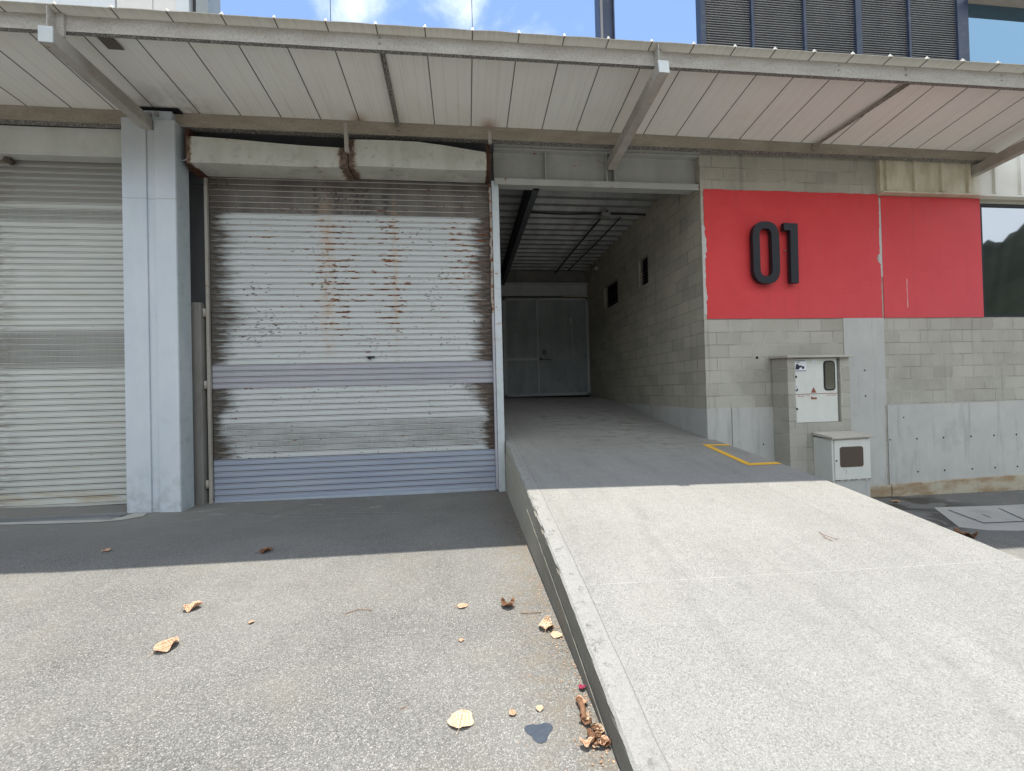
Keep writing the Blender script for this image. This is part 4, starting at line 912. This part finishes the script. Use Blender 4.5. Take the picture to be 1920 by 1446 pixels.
b = MB(); b.hexa([(-3.80, 4.70, 5.355), (-3.65, 4.70, 5.355), (-3.62, 4.95, 5.325), (-3.78, 4.95, 5.325)], [(-3.80, 4.70, 5.36), (-3.65, 4.70, 5.36), (-3.62, 4.95, 5.33), (-3.78, 4.95, 5.33)]); b.build('soffit_patch', simple('stained_patch', (.14, .12, .10), .8), cn)
# opening in soffit above the pillar: dark end gap
b = MB(); b.box((-4.12, 5.80, 5.245), (-3.62, 5.893, 5.262)); b.build('gap_filler', M['black'], cn)
# ------------------------------------------------------------------ upper left white building
ul = empty('white_building', (-6, 7.6, 6.1), 'white panelled upper building behind the canopy at the top left', 'building')
b = MB(); b.box((-14, 7.5, 6.0), (-5.62, 7.9, 10.5)); b.build('wall_panel', M['white_wall'], ul)
b = MB(); b.box((-5.595, 7.5, 6.0), (-5.055, 7.9, 10.5)); b.box((-5.05, 7.515, 6.0), (-4.69, 7.9, 10.5)); b.build('wall_panel', M['warm_white'], ul)
b = MB(); b.box((-5.63, 7.53, 6.0), (-5.59, 7.9, 10.5)); b.box((-4.48, 7.60, 6.0), (-4.38, 7.9, 10.5)); b.build('joint', M['dark_steel_or_shade'], ul)
b = MB(); b.box((-4.685, 7.5, 6.0), (-4.485, 7.9, 10.5)); b.build('wall_panel', M['white_wall'], ul)
b = MB(); b.box((-4.385, 7.52, 6.0), (-4.20, 7.9, 10.5)); b.build('corner_trim', M['grey_wall'], ul)
# navy column
nc = empty('steel_column', (2.83, 7.5, 6.1), 'navy steel column standing against the sky behind the canopy', 'column')
b = MB(); b.box((2.665, 7.5, 6.05), (2.685, 7.75, 10.5)); b.box((2.945, 7.5, 6.05), (2.965, 7.75, 10.5)); b.box((2.75, 7.56, 6.05), (2.945, 7.58, 10.5)); b.build('profile', M['navy'], nc)
b = MB(); b.box((2.69, 7.53, 6.05), (2.745, 7.60, 10.5)); b.build('inner_channel', M['louvre'], nc)
for x, lab in ((-2.19, 'left of two thin cables rising into the sky above the rusty shutter'), (.28, 'right of two thin cables rising into the sky, nearer the navy column')):
    b = MB(); b.tube([(x, 7.5, 6.1), (x, 7.5, 11)], .006, 6); tag(b.build('cable', M['cable']), lab, 'cable', 'thin vertical cables')
# ------------------------------------------------------------------ upper right louvred building
ur = empty('louvred_building', (8, 8, 6.1), 'navy framed louvred upper storey above the canopy at the top right', 'building')
b = MB()
FR = [(4.665, 4.765), (5.72, 5.78), (6.84, 6.90), (7.99, 8.12), (9.19, 9.24), (10.34, 10.60)]
for a0, a1 in FR: b.box((a0, 7.46, 6.05), (a1, 7.62, 10.6))
b.build('frame', M['navy'], ur, .004)
for k in range(5):
    a0, a1 = FR[k][1]+.002, FR[k+1][0]-.002; b = MB(); z = 7.0
    while z < 10.5:
        b.hexa([(a0, 7.50, z), (a1, 7.50, z), (a1, 7.55, z+.020), (a0, 7.55, z+.020)], [(a0, 7.50, z+.010), (a1, 7.50, z+.010), (a1, 7.55, z+.027), (a0, 7.55, z+.027)]); z += .0475
    b.build('louvre_panel', M['louvre'], ur)
b = MB(); b.box((4.77, 7.60, 6.05), (10.34, 7.66, 10.6)); b.build('glazing', m_glass('dark_glazing', (.02, .022, .026), .03, .25), ur)
b = MB(); b.box((10.602, 7.52, 6.05), (16, 7.56, 9.38)); b.build('window', M['glass_up'], ur)
b = MB(); b.box((10.602, 7.2, 9.40), (16, 7.62, 9.44)); b.build('eave', simple('tan_eave', (.50, .44, .36), .6), ur)
# ------------------------------------------------------------------ drain, slab, litter
def gzz(x, y): return gz(x)
dg = empty('drain_grate', (-5.0, 5.6, .09), 'steel drain grate set in cement in front of the cream shutter', 'drain grate')
b = MB(); x = -6.9
b_y0, b_y1 = 5.50, 5.68
while x < -4.28: b.bar((x, b_y0, gz(x)+.008), (x+.07, b_y1, gz(x)+.008), .012, .008); x += .032
b.box((-6.9, 5.495, .078), (-4.24, 5.503, .105)); b.box((-6.9, 5.677, .078), (-4.20, 5.685, .1)); b.build('bars', M['grate'], dg)
b = MB(); b.hexa([(-7, 5.503, gz(-7)-.01), (-4.25, 5.503, .05), (-4.2, 5.677, .05), (-7, 5.677, gz(-7)-.01)], [(-7, 5.503, gz(-7)+.001), (-4.25, 5.503, gz(-4.25)+.003), (-4.2, 5.677, gz(-4.2)+.003), (-7, 5.677, gz(-7)+.001)]); b.build('channel', M['black'], dg)
b = MB()
pts = [(-7, 5.493), (-5.4, 5.493), (-4.8, 5.494), (-4.33, 5.494), (-4.20, 5.60), (-4.17, 5.74), (-4.02, 5.74), (-3.98, 5.62), (-4.12, 5.48), (-4.30, 5.42), (-4.7, 5.40), (-5.2, 5.42), (-5.6, 5.455), (-7, 5.47)]
lowp = [(x, y) for x, y in pts]
def flat(pts, zo, m, name, par=None, lab=None, th=.0):
    b = MB(); b.face([(x, y, gz(x)+zo) for x, y in pts]); return b.build(name, m, par)
tri = MB()
for k in range(6):
    a, a2 = pts[k], pts[k+1]; c_, c2 = pts[-1-k], pts[-2-k]
    tri.face([(a[0], a[1], gz(a[0])+.012), (a2[0], a2[1], gz(a2[0])+.012), (c2[0], c2[1], gz(c2[0])+.006), (c_[0], c_[1], gz(c_[0])+.006)], True)
tri.build('cement_edging', M['kerb'], dg)
# pale slab with covers on the right
us = empty('utility_cover', (6.9, 4.9, -.37), 'pale concrete slab with two inspection covers in the paving by the plinth', 'inspection cover')
def slab(pts, zo, m, name, par):
    b = MB(); n = len(pts); t_ = [(x, y, gz(x)+zo) for x, y in pts]; l_ = [(x, y, gz(x)-.05) for x, y in pts]
    b.face(t_)
    for k in range(n): b.face([t_[k], l_[k], l_[(k+1) % n], t_[(k+1) % n]])
    return b.build(name, m, par)
slab([(6.15, 4.62), (6.35, 4.47), (6.7, 4.40), (8.6, 4.36), (9.3, 4.5), (9.3, 5.32), (7.8, 5.33), (6.78, 5.40)], .006, M['kerb'], 'slab', us)
slab([(6.62, 4.69), (7.20, 4.67), (7.55, 5.18), (6.83, 5.23)], .012, M['kerb'], 'cover', us); slab([(7.24, 4.665), (7.95, 4.64), (8.3, 5.13), (7.59, 5.177)], .012, M['kerb'], 'cover', us)
def seam_line(p, q, wd=.014):
    d = Vector((q[0]-p[0], q[1]-p[1])).normalized(); n_ = Vector((-d.y, d.x))*wd/2; b.face([(p[0]+n_.x, p[1]+n_.y, gz(p[0])+.0155), (p[0]-n_.x, p[1]-n_.y, gz(p[0])+.0155), (q[0]-n_.x, q[1]-n_.y, gz(q[0])+.0155), (q[0]+n_.x, q[1]+n_.y, gz(q[0])+.0155)])
b = MB(); seam_line((6.60, 4.68), (6.81, 5.24)); seam_line((6.60, 4.68), (7.95, 4.63)); seam_line((7.22, 4.66), (7.57, 5.19)); seam_line((6.95, 4.85), (7.02, 5.0), .01); b.build('cover_joint', M['black'], us)
# leaves
def leaf(x, y, z, L, m, seed, rot, label, curl=.35, group='dry leaves on the ground', narrow=.85, tilt=0):
    r = random.Random(seed); b = MB(); nu, nv = 10, 6; G = []
    for i in range(nu+1):
        u = i/nu; wd = narrow*L*max(0, math.sin(math.pi*min(1, u**.75*.97+.03)))**.6*.5*(1+.08*math.sin(u*15+seed)) + .002
        row = []
        for j in range(nv+1):
            v = j/nv*2-1
            px = (u-.5)*L + r.uniform(-.02, .02)*L*.6; py = v*wd
            pz = .004 + curl*L*.10*math.sin(px*70+seed)*v + curl*L*.34*(abs(v)**1.6)*(.5+.5*math.sin(u*7+seed)) + curl*L*.35*(u-.5)**2*2 + r.uniform(0, .02)*L*curl*3
            row.append((px, py, pz))
        G.append(row)
    for i in range(nu):
        for j in range(nv): b.face([G[i][j], G[i+1][j], G[i+1][j+1], G[i][j+1]], True)
    if L > .06: b.tube([G[0][nv//2], (G[0][nv//2][0]-.16*L, .01*L, .004), (G[0][nv//2][0]-.33*L, .05*L, .010)], .0013, 5)
    o = b.build('dry_leaf', m)
    sf = o.modifiers.new('t', 'SOLIDIFY'); sf.thickness = .0012
    o.location = (x, y, z); o.rotation_euler = (tilt, 0, rot)
    return tag(o, label, 'leaf', group)
LV = [(-1.937, 3.172, .105, 'leaf_tan', .4, 'curled tan leaf lying above the pointed leaf on the sunlit asphalt', .9), (-1.796, 2.705, .125, 'leaf_tan', 1.15, 'pointed tan leaf just above the white straw', .7),
 (-.054, 2.927, .075, 'leaf_tan', .2, 'small flat tan leaf in the middle of the sunlit asphalt', .2), (.251, 2.886, .10, 'leaf_brown', 2.3, 'crumpled brown leaf right of the small flat tan leaf', 1.0),
 (.47, 2.60, .11, 'leaf_pale', 1.3, 'large pale leaf lying against the ramp edge', .6), (.515, 2.50, .07, 'leaf_pale', -.6, 'small oval leaf touching the large pale one by the ramp', .15),
 (-.055, 1.921, .105, 'leaf_pale', 1.4, 'broad cream leaf near the bottom of the photo left of the tar spot', .25), (-1.919, 4.208, .11, 'leaf_brown', .3, 'brown leaf in the canopy shade just behind the shadow edge', .8),
 (-3.489, 4.459, .07, 'leaf_tan', 2.0, 'small orange leaf in the shade toward the left', .9), (5.85, 4.321, .20, 'leaf_brown', -.5, 'folded brown leaf on dark paving beyond the ramp', .8),
 (6.55, 5.75, .12, 'leaf_tan', .1, 'tan leaf on the wet streaks beside the plinth', .4),
 (.18, 1.93, .035, 'leaf_tan', 1.7, 'tiny orange flake upright above the tar spot', .3), (.31, 1.94, .035, 'leaf_pale', .2, 'tiny pale flake right of the orange flake', .3), (-.06, 2.53, .03, 'leaf_tan', .5, 'tiny orange flake below the small flat tan leaf', .3), (-1.43, 2.92, .035, 'leaf_tan', .5, 'tiny tan flake right of the curled tan leaf', .5)]
for k, (x, y, L, m, rot, lab, cu) in enumerate(LV):
    leaf(x, y, gz(x)+.002, L, M[m], k+3, rot, lab, cu, narrow=1.05 if k == 6 else (.8 if k in (2, 4) else .85))
# litter heap against ramp foot
er = random.Random(21)
for k in range(14):
    y = er.uniform(1.68, 1.96); x = RX0 - .012 - abs(er.gauss(0, .035)) - (.03 if k % 4 == 0 else 0); m = er.choice(['leaf_tan', 'leaf_brown', 'leaf_pale', 'leaf_brown', 'leaf_brown', 'leaf_tan'])
    leaf(x, y, .004 + er.random()*.012, er.uniform(.025, .062), M[m], 100+k, er.uniform(0, 6), 'leaf fragment in the small heap against the ramp foot', .8, 'leaf fragments heaped against the ramp foot', narrow=.5, tilt=er.uniform(-.4, .4))
b = MB(); er = random.Random(31)
for k in range(520):
    y = er.uniform(1.5, 5.0); x = RX0 - .008 - abs(er.gauss(0, .055)) if er.random() < .8 else RX0 - er.uniform(0, .45); s_ = er.uniform(.002, .008); a = er.uniform(0, 3.1)
    c_, d_ = math.cos(a)*s_, math.sin(a)*s_*.6; zt_ = .003+er.random()*.003
    b.face([(x-c_, y-d_, .002), (x+d_, y-c_, zt_), (x+c_, y+d_, .004), (x-d_, y+c_, zt_)])
tag(b.build('litter_crumbs', m_leaf('litter', (.22, .13, .08), (.66, .46, .30))), kind='stuff')
tag(leaf(.543, 2.04, .004, .035, M['petal'], 55, .4, 'x', 1.0), 'crumpled magenta petal against the ramp foot', 'petal', '')
pet = [o_ for o_ in SC.objects if o_.get('category') == 'petal'][0]; pet.name = 'flower_petal'
if 'group' in pet: del pet['group']
b = MB(); b.tube([(.49, 1.83, .018), (.505, 1.90, .022), (.500, 1.955, .018)], .014, 8); tag(b.build('twig', M['leaf_brown']), 'short thick brown twig in the leaf heap by the ramp foot', 'twig')
def flat_blob(name, pts, z, m, label, cat):
    b = MB(); c_ = (sum(p[0] for p in pts)/len(pts), sum(p[1] for p in pts)/len(pts)); n = len(pts)
    for k in range(n): b.face([(c_[0], c_[1], gz(c_[0])+z+.001), (*pts[k], gz(pts[k][0])+z-.002), (*pts[(k+1) % n], gz(pts[(k+1) % n][0])+z-.002)], True)
    return tag(b.build(name, m), label, cat)
er = random.Random(6)
flat_blob('tar_spot', [(.285+(.056+.012*math.sin(3*a)+er.uniform(-.004, .004))*math.cos(a), 1.815+(.050+.012*math.sin(3*a))*math.sin(a)) for a in [k*math.pi/14 for k in range(28)]], .004, M['tar'], 'blue-grey tar spot on the asphalt near the ramp', 'tar spot')
b = MB(); b.bar((-1.475, 2.385, .008), (-1.375, 2.378, .007), .008, .006); tag(b.build('straw', simple('white_plastic', (.8, .8, .8), .4)), 'short white plastic straw on the sunlit asphalt', 'straw')
for pts, lab in (([(-.88, 2.90, .004), (-.83, 2.955, .014), (-.76, 2.98, .02), (-.68, 2.965, .014), (-.66, 2.93, .004)], 'thin curved dark twig on the asphalt in the middle'),
                 ([(-.9, 4.73, .004), (-.82, 4.80, .006), (-.72, 4.87, .004)], 'thin straight twig in the shade under the rusty shutter'),
                 ([(-.36, 2.02, .003), (-.33, 2.035, .008), (-.30, 2.05, .003)], 'very short dark twig left of the cream leaf'),
                 ([(.33, 2.78, .003), (.39, 2.765, .01), (.47, 2.77, .003)], 'thin dark stem between the crumpled leaf and ramp')):
    b = MB(); b.tube(pts, .0022, 5); tag(b.build('twig', M['leaf_brown']), lab, 'twig')
def on_ramp(pts): return [(x, y, smooth_z(x, y)+.006+dz) for x, y, dz in pts]
b = MB(); b.tube(on_ramp([(2.70, 2.96, 0), (2.68, 2.90, .010), (2.66, 2.86, .005), (2.68, 2.82, 0)]), .0022, 5); b.tube(on_ramp([(2.68, 2.90, .010), (2.71, 2.86, .004), (2.74, 2.84, 0)]), .0018, 5); tag(b.build('twig', M['leaf_brown']), 'forked dark twig lying on the sunlit ramp', 'twig')
b = MB(); b.face([(-4.25, 5.0, gz(-4.2)+.002)]*0 or [(0, 0, -5), (.01, 0, -5), (.01, .01, -5)]) if False else None

b = MB(); cl = [(-2.9, 5.75), (-2.6, 5.60), (-2.24, 5.48), (-1.7, 5.42), (-1.2, 5.38), (-.85, 5.30), (-.6, 5.12), (-.42, 4.87)]
er = random.Random(4)
for (xa, ya), (xb, yb) in zip(cl[:-1], cl[1:]):
    for k in range(8):
        t0, t1 = k/8, (k+1)/8; wd = er.uniform(.006, .02); xq, yq = xa+(xb-xa)*t0, ya+(yb-ya)*t0; xs, ys_ = xa+(xb-xa)*t1, ya+(yb-ya)*t1
        b.face([(xq, yq-wd, gz(xq)+.004), (xs, ys_-wd, gz(xs)+.004), (xs, ys_+wd*.6, gz(xs)+.004), (xq, yq+wd*.6, gz(xq)+.004)])
b.build('cement_trail', simple('cement_trail', (.25, .25, .24), .9, var=.8, sc=25), bpy.data.objects['ground'])
